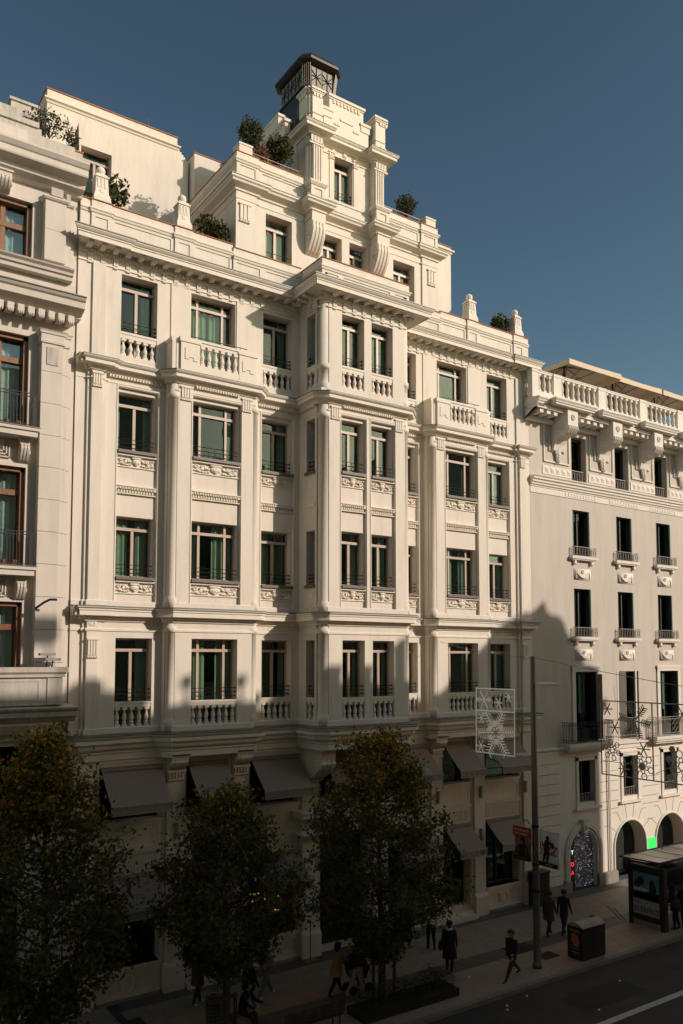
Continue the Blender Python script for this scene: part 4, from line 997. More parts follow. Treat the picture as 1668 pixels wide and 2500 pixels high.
# panels with consoles between the top-storey windows
CON = [RW[0]-1.02+3.1*k for k in range(0,5)]
for x in CON:
    pnl = MB(); F = FR(0)
    for q in ((x-.85,x-.80,18.74,20.35),(x+.80,x+.85,18.74,20.35)): pnl.fbox(F,*q,-.06,.01)
    pnl.fbox(F,x-.85,x+.85,18.70,18.76,-.07,.01).fbox(F,x-.92,x+.98,18.15,18.54,-.03,.01)
    for k in range(5):
        c0 = x-.78+k*.36; pnl.add([(c0,-.03,18.2),(c0+.27,-.03,18.2),(c0+.27,-.03,18.48),(c0,-.03,18.48),(c0+.135,-.10,18.34)],[(0,1,4),(1,2,4),(2,3,4),(3,0,4)])
    pnl.build('wall_panel','rtrim',rb)
    cb = MB(); x0,x1 = x-.33,x+.33
    cb.prism([(x0,0,21.05),(x0,-.98,21.05),(x0,-.98,20.12),(x0,-.93,19.98),(x0,-.75,19.86),(x0,-.52,19.80),(x0,-.34,19.70),(x0,-.22,19.5),(x0,-.15,19.25),(x0,0,19.2)],(x1-x0,0,0))
    for k in range(5): cb.tube([(x0+.07+k*.13,-.985,20.18),(x0+.07+k*.13,-.99,20.05),(x0+.07+k*.13,-.88,19.92),(x0+.07+k*.13,-.66,19.82)],.045,6)
    for sx in (x0-.01,x1+.01): cb.tube([(sx,-.62+.2*math.cos(a_)*(1-a_/10),20.08+.2*math.sin(a_)*(1-a_/10)) for a_ in [j*.7 for j in range(12)]],.03,5)
    for k in range(8): cb.ell((x+.10*math.cos(k*.785),-1.0,20.55+.10*math.sin(k*.785)),(.045,.03,.045),6,4)
    cb.ell((x,-1.0,20.55),(.05,.04,.05),6,4)
    for k in range(9):
        w = .22*(1-k/10); cb.ell((x+random.uniform(-.05,.05),-.12,19.35-k*.075),(w*.7,.08,.07),7,5)
        for sx in (-1,1): cb.ell((x+sx*w*.75,-.1,19.37-k*.075),(w*.38,.06,.055),6,4)
    for sx in (-1,1):
        for k in range(6): cb.ell((x+sx*.48,-.04,19.7-k*.09),(.06,.05,.055),6,4)
    cb.build('cornice_console','rtrim',rb)
# projecting cornice
path=[(26.0,.3),(26.0,0)]
P_RC=[(26.01,0)]
for x in CON: P_RC += [(x-.42,0),(x-.42,-.30),(x+.42,-.30),(x+.42,0)]
P_RC += [(RX1,0)]
MB().sweep([(26.02,0),(RX1,0)],[(-.02,20.35),(.1,20.36),(.1,20.5),(.2,20.55),(.2,20.75),(.78,20.76),(.78,20.72),(.82,20.72),(.82,20.90)],True).box(26.035,RX1,-.2,.3,20.36,21.3).build('cornice','rtrim',rb)
MB().sweep(P_RC,[(.0,20.90),(.84,20.92),(.84,20.98),(.88,21.0),(.90,21.06),(.95,21.12),(.95,21.18),(0,21.28)]).build('cornice','rtrim',rb)
MB().box(26.04,26.45,-.82,.3,20.77,21.19).build('cornice_end','rtrim',rb)
for k in range(40):
    x = 26.35+k*.44
    if all(abs(x-c) > .45 for c in CON) and x < 42: MB().box(x-.11,x+.11,-.75,-.1,20.55,20.755).build('modillion','rtrim',rb)
db = MB(); n = int((RX1-26.1)/.1)
for k in range(160): db.box(26.1+k*.1,26.155+k*.1,-.17,-.09,20.42,20.5)
kind(db.build('dentils','rtrim',rb),'stuff')
# rooftop balustrade
posts = [(26.0,26.40),(27.37,27.87),(30.40,30.92),(33.48,34.0),(36.54,37.08),(39.6,40.1)]
F = FR(-.45)
for i,(a,b_) in enumerate(posts):
    MB().box(a,b_,-.56,-.30,21.25,22.36).box(a-.02,b_+.02,-.58,-.28,22.36,22.48).build('balustrade_post','rtrim',rb)
    if i < len(posts)-1:
        a2 = posts[i+1][0]; balustrade(rb, F, b_, a2, 21.56, 22.48, 3 if i == 0 else 7, 'rtrim', th=.2, d=.02, rail=.12); MB().box(b_,a2,-.55,-.31,21.25,21.52).build('balustrade_base','rtrim',rb)
MB().box(26.37,RX1,-.3,12,21.22,21.3).box(26.37,26.42,.02,12,0,21.2).box(RX1-.05,RX1,.02,12,0,21.2).box(26.4,RX1,11.9,12,0,21.2).build('roof','rstone',rb)
ib = MB().box(26.4,RX1,1.6,1.65,3.3,21)
for z in (3.3,6.1,10.5,14.2,17.6): ib.box(26.4,RX1,.45,1.6,z-.04,z)
ib.build('interior','room',rb)
# shop interiors behind the arches
for i,(a,c,zs,r) in enumerate(ARC[:5]):
    MB().box(a-.3,c+.3,2.6,2.65,0,3.2).box(a-.3,a-.25,.9,2.6,0,3.2).box(c+.25,c+.3,.9,2.6,0,3.2).build('shop_wall','room' if i else 'shoplight',rb)
    if i:
        f = MB(); f.box(a,a+.9,.55,.6,.0,2.0); f.build('shop_door','black',rb)
        g = MB().box(a+.9,c,.58,.59,.1,2.5).build('pane','clearglass',rb)
    if i in (1,2,3): 
        MB().box(c+.14,c+.74,-.05,-.02,.72,1.62).build('green_sign','green',rb)
        text('WOW',.2,(1,0,0),(0,0,1),(c+.44,-.055,.85),'blackprint',rb)
# first shop window: curtain of fairy lights and neon letters
a,c,zs,r = ARC[0]
MB().box(a,a+.42,.10,.13,.05,2.3).build('shop_panel','black',rb)
random.seed(3)
stars = MB()
for k in range(140):
    x = a+.42+random.random()*(c-a-.5); z = .05+random.random()*2.3
    if (x-(a+c)/2)**2/.85**2+max(0,z-zs)**2/.85**2 > .9: continue
    stars.ell((x,.14+random.random()*.02,z),(.009,.009,.009),4,3)
stars.build('fairy_lights','starlight',rb)
MB().box(a+.42,c,.2,.22,.02,2.5).build('shop_panel','shoplight',rb)
text('Y',.26,(1,0,0),(0,0,1),(a+.26,.085,1.62),'neonwhite',rb); text('O',.26,(1,0,0),(0,0,1),(a+.26,.085,1.1),'neonred',rb); text('A',.26,(1,0,0),(0,0,1),(a+.26,.085,.75),'neonred',rb)
# ------------------------------------------------------------------ left-hand building
lb = thing('pale_stone_building', 'pale limestone building with wooden windows and iron balconies at the left edge', 'building', (3, 2, 0))
LX0 = -26.0
LWX = [(4.05-3.4*k, 5.56-3.4*k) for k in range(3)]
LZ = [(21.52,23.32,0),(16.55,19.33,.5),(12.62,15.48,.5),(9.0,11.63,0)]
holes = [(a,b,z0,z1,.42) for a,b in LWX for z0,z1,_ in LZ]
MB().wall(FR(0.05),LX0,6.88,8.6,24.2,holes).build('wall','lstone',lb)
MB().wall(FR(0.05),LX0,6.88,0,8.6,[(a-.3,b+.2,4.8,7.6,.5) for a,b in LWX]+[(a-.3,b+.2,.3,4,.5) for a,b in LWX]).build('wall','lstone',lb)
MB().box(LX0,6.85,1.5,1.55,.1,24).build('interior','room',lb)
for a,b in LWX:
    for zi,(z0,z1,bal) in enumerate(LZ):
        F = FR(.05); w = b-a
        f = MB(); f.fbox(F,a,a+.10,z0,z1,.22,.40).fbox(F,b-.12,b,z0,z1,.1,.40).fbox(F,a,b,z1-.12,z1,.1,.40).fbox(F,a,b,z0,z0+.1,.25,.4).fbox(F,(a+b)/2-.07,(a+b)/2+.07,z0,z1,.26,.38).fbox(F,a,b,z1-.78,z1-.62,.24,.38)
        wo_ = f.build('window','woodframe',lb)
        for p,q in ((a+.10,(a+b)/2-.07),((a+b)/2+.07,b-.12)):
            for r0,r1 in ((z0+.1,z1-.78),(z1-.62,z1-.12)): MB().fbox(F,p,q,r0,r1,.34,.345).build('pane','clearglass',wo_)
        cb = MB(); wavy_curtain(cb,F,a+.1,b-.13,z0+.1,z1-.1,.52,.035); cb.build('curtain','curtain2',wo_,True)
        MB().fbox(F,b,b+.10,z0,z1+.1,-.03,.02).fbox(F,a-.1,a,z0,z1+.1,-.03,.02).fbox(F,a-.1,b+.1,z1,z1+.1,-.031,.02).build('window_surround','lstone',lb)
        if bal:
            s_ = MB(); s_.box(a-.22,b+.22,-.55,.05,z0-.12,z0-.03).box(a-.18,b+.18,-.5,.05,z0-.28,z0-.12); so_ = s_.build('balcony','lstone',lb)
            MB().box(a-.24,b+.24,-.57,.05,z0-.03,z0-.008).build('lead_flashing','lead',so_)
            rr_ = MB(); xl,xr = a-.12,b+.13
            for zz in (.04,.86,.95): rr_.box(xl,xr,-.50,-.48,z0+zz-.01,z0+zz+.012)
            n = 20
            for k in range(n+1):
                e = xl+(xr-xl)*k/n; rr_.box(e-.009,e+.009,-.497,-.481,z0,z0+.93)
                if k%2 == 0 and k < n:
                    rr_.tube([(e+(xr-xl)/n*.5-.0375*math.cos(t),-.49,z0+.82+.05*math.sin(t)) for t in [math.pi*i_/6 for i_ in range(7)]],.009,4,False); rr_.tube([(e+(xr-xl)/n*.5-.0375*math.cos(t),-.49,z0+.10-.05*math.sin(t)) for t in [math.pi*i_/6 for i_ in range(7)]],.009,4,False)
            for yy in range(5): rr_.box(xr-.01,xr+.01,-.49+yy*.1,-.475+yy*.1,z0,z0+.95)
            rr_.build('railing','iron',so_)
            console_scroll(lb,b-.22,b+.04,.05,.30,z0-.95,z0-.30,'lstone','balcony_bracket',3)
            for x_ in (a+.3,): 
                pn = MB(); 
                for dd in (0,.08,.16): pn.box(a+dd,b-.45-dd,-.02-dd*.1,.05,z0-.85+dd,z0-.82+dd); pn.box(b-.48-dd,b-.45-dd,-.02-dd*.1,.05,z0-.85+dd,z0-.38)
                pn.build('wall_panel','lstone',lb)
            for k in range(4):
                x_ = a+.35+k*.28; MB().lathe(x_,-.30,[(.06,z0),(.085,z0+.14),(.09,z0+.15)],8).build('flower_pot','terra',so_)
# giant pilasters between the bays, with jointed drum courses
for k in range(3):
    x0 = 5.84-3.4*k
    for z0,z1 in ((9.0,19.15),(21.6,23.55)):
        zc = z0
        while zc < z1-.02:
            ze = min(zc+.93,z1)
            MB().box(x0,x0+.60,-.30,.06,zc+.006,ze-.006).box(x0+.60,x0+.78,-.18,.06,zc+.006,ze-.006).box(x0+.78,x0+.9,-.08,.06,zc+.006,ze-.006).build('stone_course','lstone',lb)
            zc = ze
    cp = MB().sweep([(x0-.01,.05),(x0-.01,-.32),(x0+.62,-.32),(x0+.62,-.2),(x0+.8,-.2),(x0+.8,.05)],[(-.02,19.12),(.02,19.13),(.03,19.2),(.02,19.22),(.02,19.38),(.05,19.40),(.06,19.46),(.09,19.5),(-.02,19.52)]).build('capital','lstone',lb)
    MB().box(x0+.14,x0+.46,-.325,-.28,18.5,19.02).build('carved_block','lstone_dirty',lb)
    MB().sweep([(x0-.01,.05),(x0-.01,-.32),(x0+.62,-.32),(x0+.62,-.2),(x0+.8,-.2),(x0+.8,.05)],[(-.02,23.4),(.02,23.41),(.06,23.46),(.06,23.5),(-.02,23.52)]).build('capital','lstone',lb)
    for q in (.15,.62): MB().box(x0+q,x0+q+(.34 if q < .3 else .12),-.33 if q < .3 else -.21,-.1,23.56,23.8).build('carved_block','lstone_dirty',lb)
def lsweep(prof, m='lstone', name='cornice', x1=6.9): return MB().sweep([(LX0,.0),(x1,.0)],prof).build(name,m,lb)
lsweep([(-.05,23.84),(.10,23.86),(.14,23.95),(.34,24.0),(.38,24.12),(.66,24.22),(.68,24.26),(.68,24.42),(.72,24.45),(.80,24.56),(.80,24.62),(-.05,24.72)],'lstone','cornice',6.95)
lsweep([(-.05,21.18),(.16,21.2),(.18,21.3),(.24,21.33),(.26,21.40),(.34,21.46),(.36,21.5),(-.05,21.56)],'lstone','string_course',6.7)
lsweep([(-.05,20.05),(.25,20.07),(.25,20.12),(.5,20.2),(.62,20.25),(.64,20.42),(.70,20.46),(.76,20.54),(-.05,20.6)],'lstone','cornice',6.95)
MB().sweep([(LX0,0),(6.96,0)],[(0,20.59),(.76,20.545),(.785,20.545),(.785,20.57),(0,20.62)]).build('lead_flashing','lead',lb)
for k in range(22):
    x = 6.62-.28*k; b = MB(); b.box(x-.09,x+.09,-.42,.05,19.86,20.05)
    for j in (-1,0,1): b.ell((x+j*.055,-.40,19.83),(.03,.05,.06),6,5)
    b.build('modillion','lstone',lb)
# pedimental brackets under the top cornice
for x in (4.5,1.1): console_scroll(lb,x,x+.4,.03,.34,23.35,23.85,'lstone','cornice_bracket',4)
# parapet: stepped blocks, stained
pr = MB(); pr.box(LX0,5.72,-.10,.4,24.7,25.55).box(LX0,5.64,-.16,.4,25.55,25.7).box(5.72,6.72,-.02,.5,24.7,25.42).box(6.72,6.98,.05,.5,24.7,25.36).box(LX0,5.64,.5,.9,25.6,26.35).box(5.64,5.98,.5,.9,25.6,26.30); pr.build('parapet','lstone_dirty',lb)
MB().box(LX0,5.3,-.125,.0,24.82,25.36).build('parapet_panel','lstone',lb)
MB().box(6.7,7.0,.02,.55,25.36,25.40).build('coping','terra',lb)
MB().box(LX0,6.88,.3,12,24.4,24.75).box(LX0,LX0+.05,.05,12,0,24.4).box(LX0,6.88,11.9,12,0,24.4).box(6.83,6.88,.5,12,0,24.4).build('roof','lstone',lb)
MB().box(5.2,6.0,1.6,2.4,26.0,27.3).box(5.15,6.05,1.55,2.45,27.3,27.38).build('chimney','lstone_dirty',lb)
# stained stone balcony low down
bl = MB(); bl.box(LX0,6.55,-.55,-.35,8.74,9.52).box(LX0,6.62,-.62,-.30,9.52,9.60).box(LX0,6.70,-.68,-.25,9.66,9.80).prism([(LX0,-.62,9.60),(LX0,-.30,9.60),(LX0,-.25,9.66),(LX0,-.68,9.66)],(6.64-LX0,0,0)); bl.box(6.15,6.57,-.58,-.35,8.76,9.50); bl.box(6.35,6.55,-.5,.05,8.74,9.52).box(6.3,6.64,-.5,.05,9.52,9.60).box(6.28,6.70,-.5,.05,9.66,9.80)
bl.build('balcony_parapet','lstone_dirty',lb)
for x in (3.2,): 
    pn = MB(); pn.box(4.3,5.95,-.565,-.545,8.88,8.92).box(4.3,5.95,-.565,-.545,9.40,9.44).box(5.91,5.95,-.565,-.545,8.92,9.40); pn.build('parapet_panel','lstone_dirty',lb)
lsweep([(-.05,8.25),(.5,8.26),(.6,8.4),(.72,8.43),(.74,8.56),(.82,8.62),(.85,8.68),(-.05,8.75)],'lstone_dirty','cornice',6.95)
lsweep([(-.05,7.75),(.1,7.76),(.14,7.85),(.3,7.95),(.5,8.2),(.5,8.25),(-.05,8.26)],'lstone','cornice',6.5)
for k in range(4): MB().box(5.75+k*.2,5.9+k*.2,-.5,-.1,7.9,8.05).build('modillion','lstone',lb)
# spotlights clamped on the balcony and a small bracket camera
for (x,z) in ((6.1,10.12),(6.25,9.98)):
    t = thing('floodlight', 'grey floodlight clamped above the stained balcony, %s of the pair' % ('upper' if z > 10 else 'lower'), 'floodlight', (x,-.6,9.8))
    MB().box(x-.2,x+.22,-.72,-.52,z,z+.07).build('lamp_body','greyiron',t); MB().tube([(x,-.6,9.8),(x+.02,-.62,z)],.02,5).build('arm','iron',t)
t = thing('bracket_camera', 'small dark camera arm reaching out beside the left balcony window', 'camera', (5.9,-.35,11.5))
MB().tube([(5.85,-.3,11.45),(6.0,-.55,11.6),(6.12,-.75,11.68),(6.3,-.8,11.68)],.035,6).build('arm','darkmetal',t)
# ------------------------------------------------------------------ opposite side of the street (behind the camera): it shades the lower facades
random.seed(21)
OY = -26.0
def opp(name, label, prof, x0, x1, m, storeys=6):
    t = thing(name, label, 'building', ((x0+x1)/2, OY-4, 0))
    b = MB(); pts = [(x0,OY,-.1)]+[(x,OY,z) for x,z in prof]+[(x1,OY,-.1)]
    b.prism(pts, (0,-9,0)); b.build('wall', m, t)
    zt = min(z for x,z in prof)
    n = int((x1-x0)/3.2); wm = MB().box(-.6,.6,-.03,.05,0,2.1).mesh('window','glass'); fm = MB().box(-.72,.72,.0,.07,-.12,0).box(-.70,-.6,.0,.06,0,2.1).box(.6,.7,.0,.06,0,2.1).box(-.72,.72,.0,.08,2.1,2.25).mesh('frame','oppwall')
    for k in range(n):
        for s_ in range(storeys):
            z = 1.2+s_*3.7
            if z+2.5 > zt: continue
            x = x0+(x1-x0)*(k+.5)/n
            w = link('window', wm, t, (x,OY+.04,z)); link('window_frame', fm, w)
    MB().sweep([(x1,OY),(x0,OY)],[(0,zt-1.0),(.3,zt-.9),(.5,zt-.7),(.5,zt-.6),(0,zt-.5)]).build('cornice', m, t)
    return t
o1 = opp('opposite_block', 'plain shaded block across the street behind the viewer', [(-45,27.5),(22.6,27.5),(22.6,23.7),(26.0,23.7),(26.0,24.35),(26.8,24.35),(26.8,24.1),(28.2,23.9),(28.2,23.35)], -45, 28.3, 'oppwall')  # taller left part is invented, to darken the window reflections
o2 = opp('opposite_block', 'middle block across the street with chimneys and ball finials on its roof edge', [(28.3,23.35),(29.0,23.4),(31.5,23.4),(41.6,23.5)], 28.3, 41.7, 'oppwall')
o3 = opp('opposite_block', 'gabled corner block across the street by the side street', [(41.7,23.5),(42.0,25.1),(42.45,25.4),(42.46,25.96),(42.9,26.25),(44.5,26.9),(45.3,27.05),(46.05,27.55),(46.2,27.1),(46.5,26.96),(47.0,26.9),(47.3,26.65),(47.5,26.2),(48.0,25.7),(48.65,24.8),(49.5,24.6)], 41.7, 49.8, 'oppwall')
o4 = opp('opposite_block', 'far block across the street beyond the side street', [(66,24),(110,24)], 66, 110, 'oppwall')
o5 = thing('horizon_blocker','plain unseen block added at the end of the side street to hide bright sky','building',(75,-100,0)); MB().box(30,130,-110,-95,-.1,30).build('wall','oppwall',o5)  # unseen block added to keep bright horizon sky out of window reflections
def chim(x0,x1,z0,z1,t): MB().box(x0,x1,OY-.6,OY,z0,z1).box(x0-.05,x1+.05,OY-.65,OY+.05,z1,z1+.1).build('chimney','lstone',t)
chim(32.8,33.35,23,23.85,o2); chim(34.3,34.65,23,23.85,o2); chim(35.95,36.15,23,24.8,o2)
for x,z in ((28.93,23.55),(30.8,23.55),(31.95,23.2)):
    MB().lathe(x,OY,[(.10,23.2),(.06,z+.1),(.05,z+.25),(.16,z+.36),(.2,z+.5),(.15,z+.64),(.03,z+.7)],10).build('finial','lstone',o2)
MB().tube([(24.9,OY,23.5),(24.9,OY,25.6)],.06,6).box(24.5,25.25,OY-.4,OY,25.45,26.05).build('roof_shadow_box','lstone',o1)  # unseen box on a mast, added for the shadow on the left building
# ------------------------------------------------------------------ ground
g = kind(MB().box(-150,220,-160,90,-.45,-.145).build('ground','asphalt'),'structure')
road = kind(MB().box(-120,190,-20.9,-6.0,-.2,-.13).build('road','asphalt'),'structure')
pv = kind(MB().box(-120,190,-5.86,.5,-.14,-.012).build('pavement','paver_base'),'structure')
pv2 = kind(MB().box(-120,190,OY+.0,-20.9,-.14,.0).build('opposite_pavement','paver'),'structure')
kb_ = kind(MB().box(-120,9,-6.02,-5.86,-.16,.0).box(38,190,-6.02,-5.86,-.16,.0).build('kerb','kerb'),'structure')
km = MB().box(0.004,.996,-6.02,-5.862,-.16,.002).mesh('kerb_stone','kerb')
for k in range(29): link('kerb_stone',km,kb_,(9+k,0,0))
# single paving slabs where the photo lets them be told apart
random.seed(9)
rows = [(-5.85,-5.25,0),(-5.25,-4.55,0),(-4.55,-3.95,0),(-3.95,-3.2,1),(-3.2,-2.6,0),(-2.6,-2.0,0),(-2.0,-1.35,0),(-1.35,-.75,0),(-.75,-.02,1)]
cnt = 0
for ri,(y0,y1,dk) in enumerate(rows):
    x = 8.2+random.random()*.5; L = .78 if not dk else .95
    while x < 33.5 and cnt < 300:
        w = L*random.choice((.85,1,1.15)); dz = random.uniform(-.0015,.0015)
        m_ = 'paver_dark' if dk else 'paver'
        o = MB().box(x+.004,x+w-.004,y0+.004,y1-.004,-.02,0+dz).build('paving_slab', m_, pv); cnt += 1; x += w
b = MB()
for x0,x1 in ((-60,8.1),(34.5,120)):
    for y0,y1,dk in rows: b.box(x0,x1,y0+.004,y1-.004,-.012,-.001)
b.build('paving_field','paver',pv)
ln = MB()
ln.box(-80,160,-8.92,-8.70,-.13,-.126)
kind(ln.build('lane_line','linepaint'),'structure')
for (x0,x1,y0,y1) in ((19.6,22.4,-8.1,-7.0),(24.5,31.0,-7.9,-7.35),(12.5,15.0,-8.3,-7.4)):
    kind(MB().box(x0,x1,y0,y1,-.13,-.1275).build('road_patch','patch'),'structure')
ck=MB(); random.seed(4)
for (x,y,L,a) in ((19.0,-7.6,2.2,.2),(22.0,-8.2,1.6,-.25),(25.0,-8.3,2.6,.1),(20.5,-6.7,1.5,.05),(17.2,-7.0,1.2,.5)):
    p=[(x,y)]
    for k in range(8): a+=random.uniform(-.35,.35); p.append((p[-1][0]+L/8*math.cos(a),p[-1][1]+L/8*math.sin(a)))
    for k in range(8): (xa,ya),(xb,yb)=p[k],p[k+1]; ck.add([(xa,ya-.008,-.1268),(xb,yb-.008,-.1268),(xb,yb+.008,-.1268),(xa,ya+.008,-.1268)],[(0,1,2,3)])
kind(kind(ck.build('road_cracks','patch'),'structure'),'stuff')
kind(MB().box(-80,160,-12.5,-12.38,-.13,-.126).build('lane_line','linepaint'),'structure')
for (x,y,w,d,nm) in ((21.0,-3.6,1.15,.75,'under the black suited man and lamp post'),(21.45,-4.6,.72,.5,'beside the lamp post nearest the kerb')):
    t = MB().box(x,x+w,y-d/2,y+d/2,-.01,.006).box(x+.03,x+w-.03,y-d/2+.03,y+d/2-.03,.006,.009).build('access_cover','darkmetal'); tag(t,'dark rectangular access cover in the paving '+nm,'cover')
for i,(x,y,z) in enumerate(((18.25,-4.55,.01),(18.9,-6.35,-.125),(17.9,-6.5,-.125),(17.7,-6.7,-.125),(22.2,-7.2,-.125),(19.9,-8.2,-.125))):
    t = MB(); t.add([(x,y,z),(x+.09,y+.02,z+.015),(x+.11,y+.09,z+.004),(x+.02,y+.07,z+.02)],[(0,1,2,3)]); tag(t.build('paper_scrap','paper'),'white scrap of paper on the '+('paving beside the woman in the black coat','asphalt below the striding man, nearest the kerb','asphalt, the upper of two lying close together','asphalt, the lower of two lying close together','open asphalt below the black litter container','asphalt beside the white lane line')[i],'litter','paper scraps on the ground')
# ------------------------------------------------------------------ foliage
def leaves(name, cent, spread, size, m, parent, seed, droop=.3):
    rng = np.random.default_rng(seed); n = len(cent)
    c = cent + rng.normal(0,1,(n,3))*spread
    d = rng.normal(0,1,(n,3)); d[:,2] -= droop; d /= np.linalg.norm(d,axis=1)[:,None]
    e = rng.normal(0,1,(n,3)); e -= d*(e*d).sum(1)[:,None]; e /= np.linalg.norm(e,axis=1)[:,None]
    nn = np.cross(d,e)
    L = size*rng.uniform(.7,1.3,(n,1)); Wd = L*rng.uniform(.26,.36,(n,1))
    v = np.empty((n,4,3)); v[:,0] = c-d*L*.5; v[:,1] = c+e*Wd+nn*L*.08; v[:,2] = c+d*L*.5; v[:,3] = c-e*Wd+nn*L*.08
    me = bpy.data.meshes.new(name); me.from_pydata(v.reshape(-1,3).tolist(), [], [(4*i,4*i+1,4*i+2,4*i+3) for i in range(n)])
    at = me.attributes.new('leafid','FLOAT','FACE'); at.data.foreach_set('value', rng.random(n).astype(np.float32))
    me.materials.append(M[m]); me.update()
    return link(name, me, parent)
def tree(label, x, y, h, z0, Rr, nl, no, seed, lean=0, tp=(.42,.86,1.5)):
    rng = random.Random(seed); t = thing('street_tree', label, 'tree', (x,y,0), 'street trees along the kerb', world=False)
    tk = MB(); P = []
    for i in range(10):
        q = i/9; P.append((lean*q+.06*math.sin(q*5+seed),.05*math.cos(q*4+seed),h*.95*q))
    tk.tube(P, [.115*(1-.88*i/9)+.006 for i in range(10)], 10)
    def rad(q): return Rr*min(1,(max(q,0)/.36))**.75*(1-tp[1]*max(0,(q-tp[0])/(1-tp[0]))**tp[2])
    lim = []
    for k in range(64):
        q = (k+.5)/64; zz = z0+(h-z0)*q*.96; a = k*2.4+rng.random()*.7; r = rad(q)*rng.uniform(.75,1.08)
        zs = max(1.0, zz-.28*r-.25); s = zs/(h*.95); i = min(8,int(s*9)); f = s*9-i
        A = Vector(P[i]).lerp(Vector(P[i+1]),min(1,max(0,f))); B = Vector((A.x+r*math.cos(a),A.y+r*.85*math.sin(a),zz+rng.uniform(.0,.35)))
        m1 = A.lerp(B,.5)+Vector((0,0,-.08*r)); tk.tube([A,m1,B],[.032,.02,.006],5); lim.append((A,m1,B))
        for j in range(5):
            s_ = rng.uniform(.4,1.0); p = m1.lerp(B,(s_-.4)/.6); e = p+Vector((rng.gauss(0,.3),rng.gauss(0,.3),rng.uniform(.05,.45))); tk.tube([p,e],[.01,.004],4); lim.append((p,p.lerp(e,.5),e))
    tk.build('trunk','bark',t)
    C_ = []; Z_ = []
    while len(C_) < nl+no:
        A,m1,B = lim[rng.randrange(len(lim))]; s_ = rng.random()**.7
        p = A.lerp(m1,s_*2) if s_ < .5 else m1.lerp(B,(s_-.5)*2)
        C_.append(p)
    C_ = np.array([tuple(p) for p in C_])
    pr = np.clip((C_[:,2]-z0)/(h-z0),0,1)
    r2 = np.random.default_rng(seed+3); key = r2.random(len(C_))*(0.25+pr**1.5); idx = np.argsort(-key)
    leaves('crown', C_[idx[no:]], np.array([.17,.17,.15]), .118, 'leaf', t, seed)
    leaves('autumn_leaves', C_[idx[:no]], np.array([.14,.14,.13]), .12, 'autumn', t, seed+1)
    return t
tree('tall street tree with orange tips at the left edge, in front of the first awning', 5.25,-4.1,8.2,1.3,2.65,21000,2300,31,tp=(.30,.90,1.1))
tree('smaller dark green street tree standing between two larger ones', 9.95,-4.1,6.35,1.75,2.4,17500,420,32,tp=(.36,.84,1.25))
tree('broad street tree with orange crown in front of the entrance bay, behind the planter', 15.08,-4.1,7.65,1.15,2.85,24000,1500,33,tp=(.40,.80,1.5))
# tree guards
def guard(x, y, label):
    t = thing('tree_guard', label, 'tree guard', (x,y,0), 'wooden tree guards')
    for sx in (-.39,.39):
        MB().box(x+sx-.035,x+sx+.035,y-.035,y+.035,0,1.16).build('post','bark',t)
    MB().box(x-.43,x+.43,y-.03,y+.03,1.06,1.14).build('crossbar','bark',t)
guard(15.2,-4.12,'dark wooden tree guard round the trunk in front of the entrance'); guard(9.93,-4.0,'dark wooden tree guard next to the wire bin')
# roof plants
def bush(name, label, x, y, z, r, n, seed, trunk=.0, m='shrub', size=.09, pot=True, group=None, spread=None):
    t = thing(name, label, 'plant', (x,y,z), group, world=False); rng = np.random.default_rng(seed)
    p = rng.normal(0,1,(n,3)); p /= np.linalg.norm(p,axis=1)[:,None]; p *= (rng.random((n,1))**.4)
    lob = 1+.22*np.sin(p[:,0:1]*5+seed)*np.cos(p[:,1:2]*4)+.12*np.sin(p[:,2:3]*9)
    p = p*np.array(r)*lob; p[:,2] += trunk+r[2]
    s = MB(); zb = trunk+r[2]*.5
    s.tube([(0,0,-.05),(0.02,0,zb)],[.022,.014],6)
    for k in range(14):
        q = p[rng.integers(n)]*.9; s.tube([(0.01,0,max(.0,zb-.3)),(q[0]*.5,q[1]*.5,zb+(q[2]-zb)*.5),tuple(q)],[.011,.008,.004],4)
    s.build('stems','bark',t); leaves('foliage', p, np.array([.03,.03,.03]), size, m, t, seed)
    if pot: MB().lathe(0,0,[(.14,-.38),(.19,-.05),(.21,-.05),(.21,.0),(.17,.0)],12).build('pot','terra',t)
    return t
bush('topiary_bush','round clipped bush on the attic terrace corner, against the sky',12.92,.45,27.25,(.42,.40,.46),1700,41,.78)
bush('topiary_bush','round clipped bush on the attic terrace beside the tower pier',14.10,.45,27.25,(.46,.40,.46),1700,42,.62)
bush('flower_pot','small red flowering plant between the two attic bushes',13.35,.42,27.5,(.22,.2,.2),300,43,.2,'redleaf')
bush('topiary_bush','small bush on the right attic terrace behind the steel rail',19.95,.45,27.25,(.38,.34,.40),1100,44,.5)
bush('terrace_plant','broad-leaved plant on the terrace beside the left finial',8.16,.32,24.02,(.36,.3,.42),150,45,.26,size=.20)
bush('terrace_plant','low leafy plant spilling over the parapet left of the ball finial',7.08,.3,23.98,(.24,.2,.2),120,46,.05,size=.14)
bush('terrace_plant','dense dark shrub on the terrace at the foot of the attic',11.45,.42,24.0,(.58,.3,.36),520,47,.18,size=.17)
bush('terrace_plant','dark shrub on the right terrace beside the last finial',mx(8.15),.45,24.0,(.42,.3,.36),560,48,.16,size=.13)
bush('parapet_shrub','wispy shrub growing out of the left building parapet',6.02,.25,25.5,(.62,.22,.36),620,49,.22,size=.085,pot=False)
bush('climber','small climber on a trellis beside the wispy shrub',6.72,.25,25.4,(.16,.15,.34),300,50,.1,size=.075,pot=False)
t = thing('trellis','narrow pointed brown trellis on the left building parapet','trellis',(6.8,.3,25.36))
tb = MB(); tb.prism([(6.70,.3,25.36),(6.95,.3,25.36),(6.90,.3,26.48)],(0,.02,0)); tb.build('lattice','bark',t)
MB().box(12.9,13.6,.3,.34,27.3,27.31).build('shelf_ledge','terra',main)
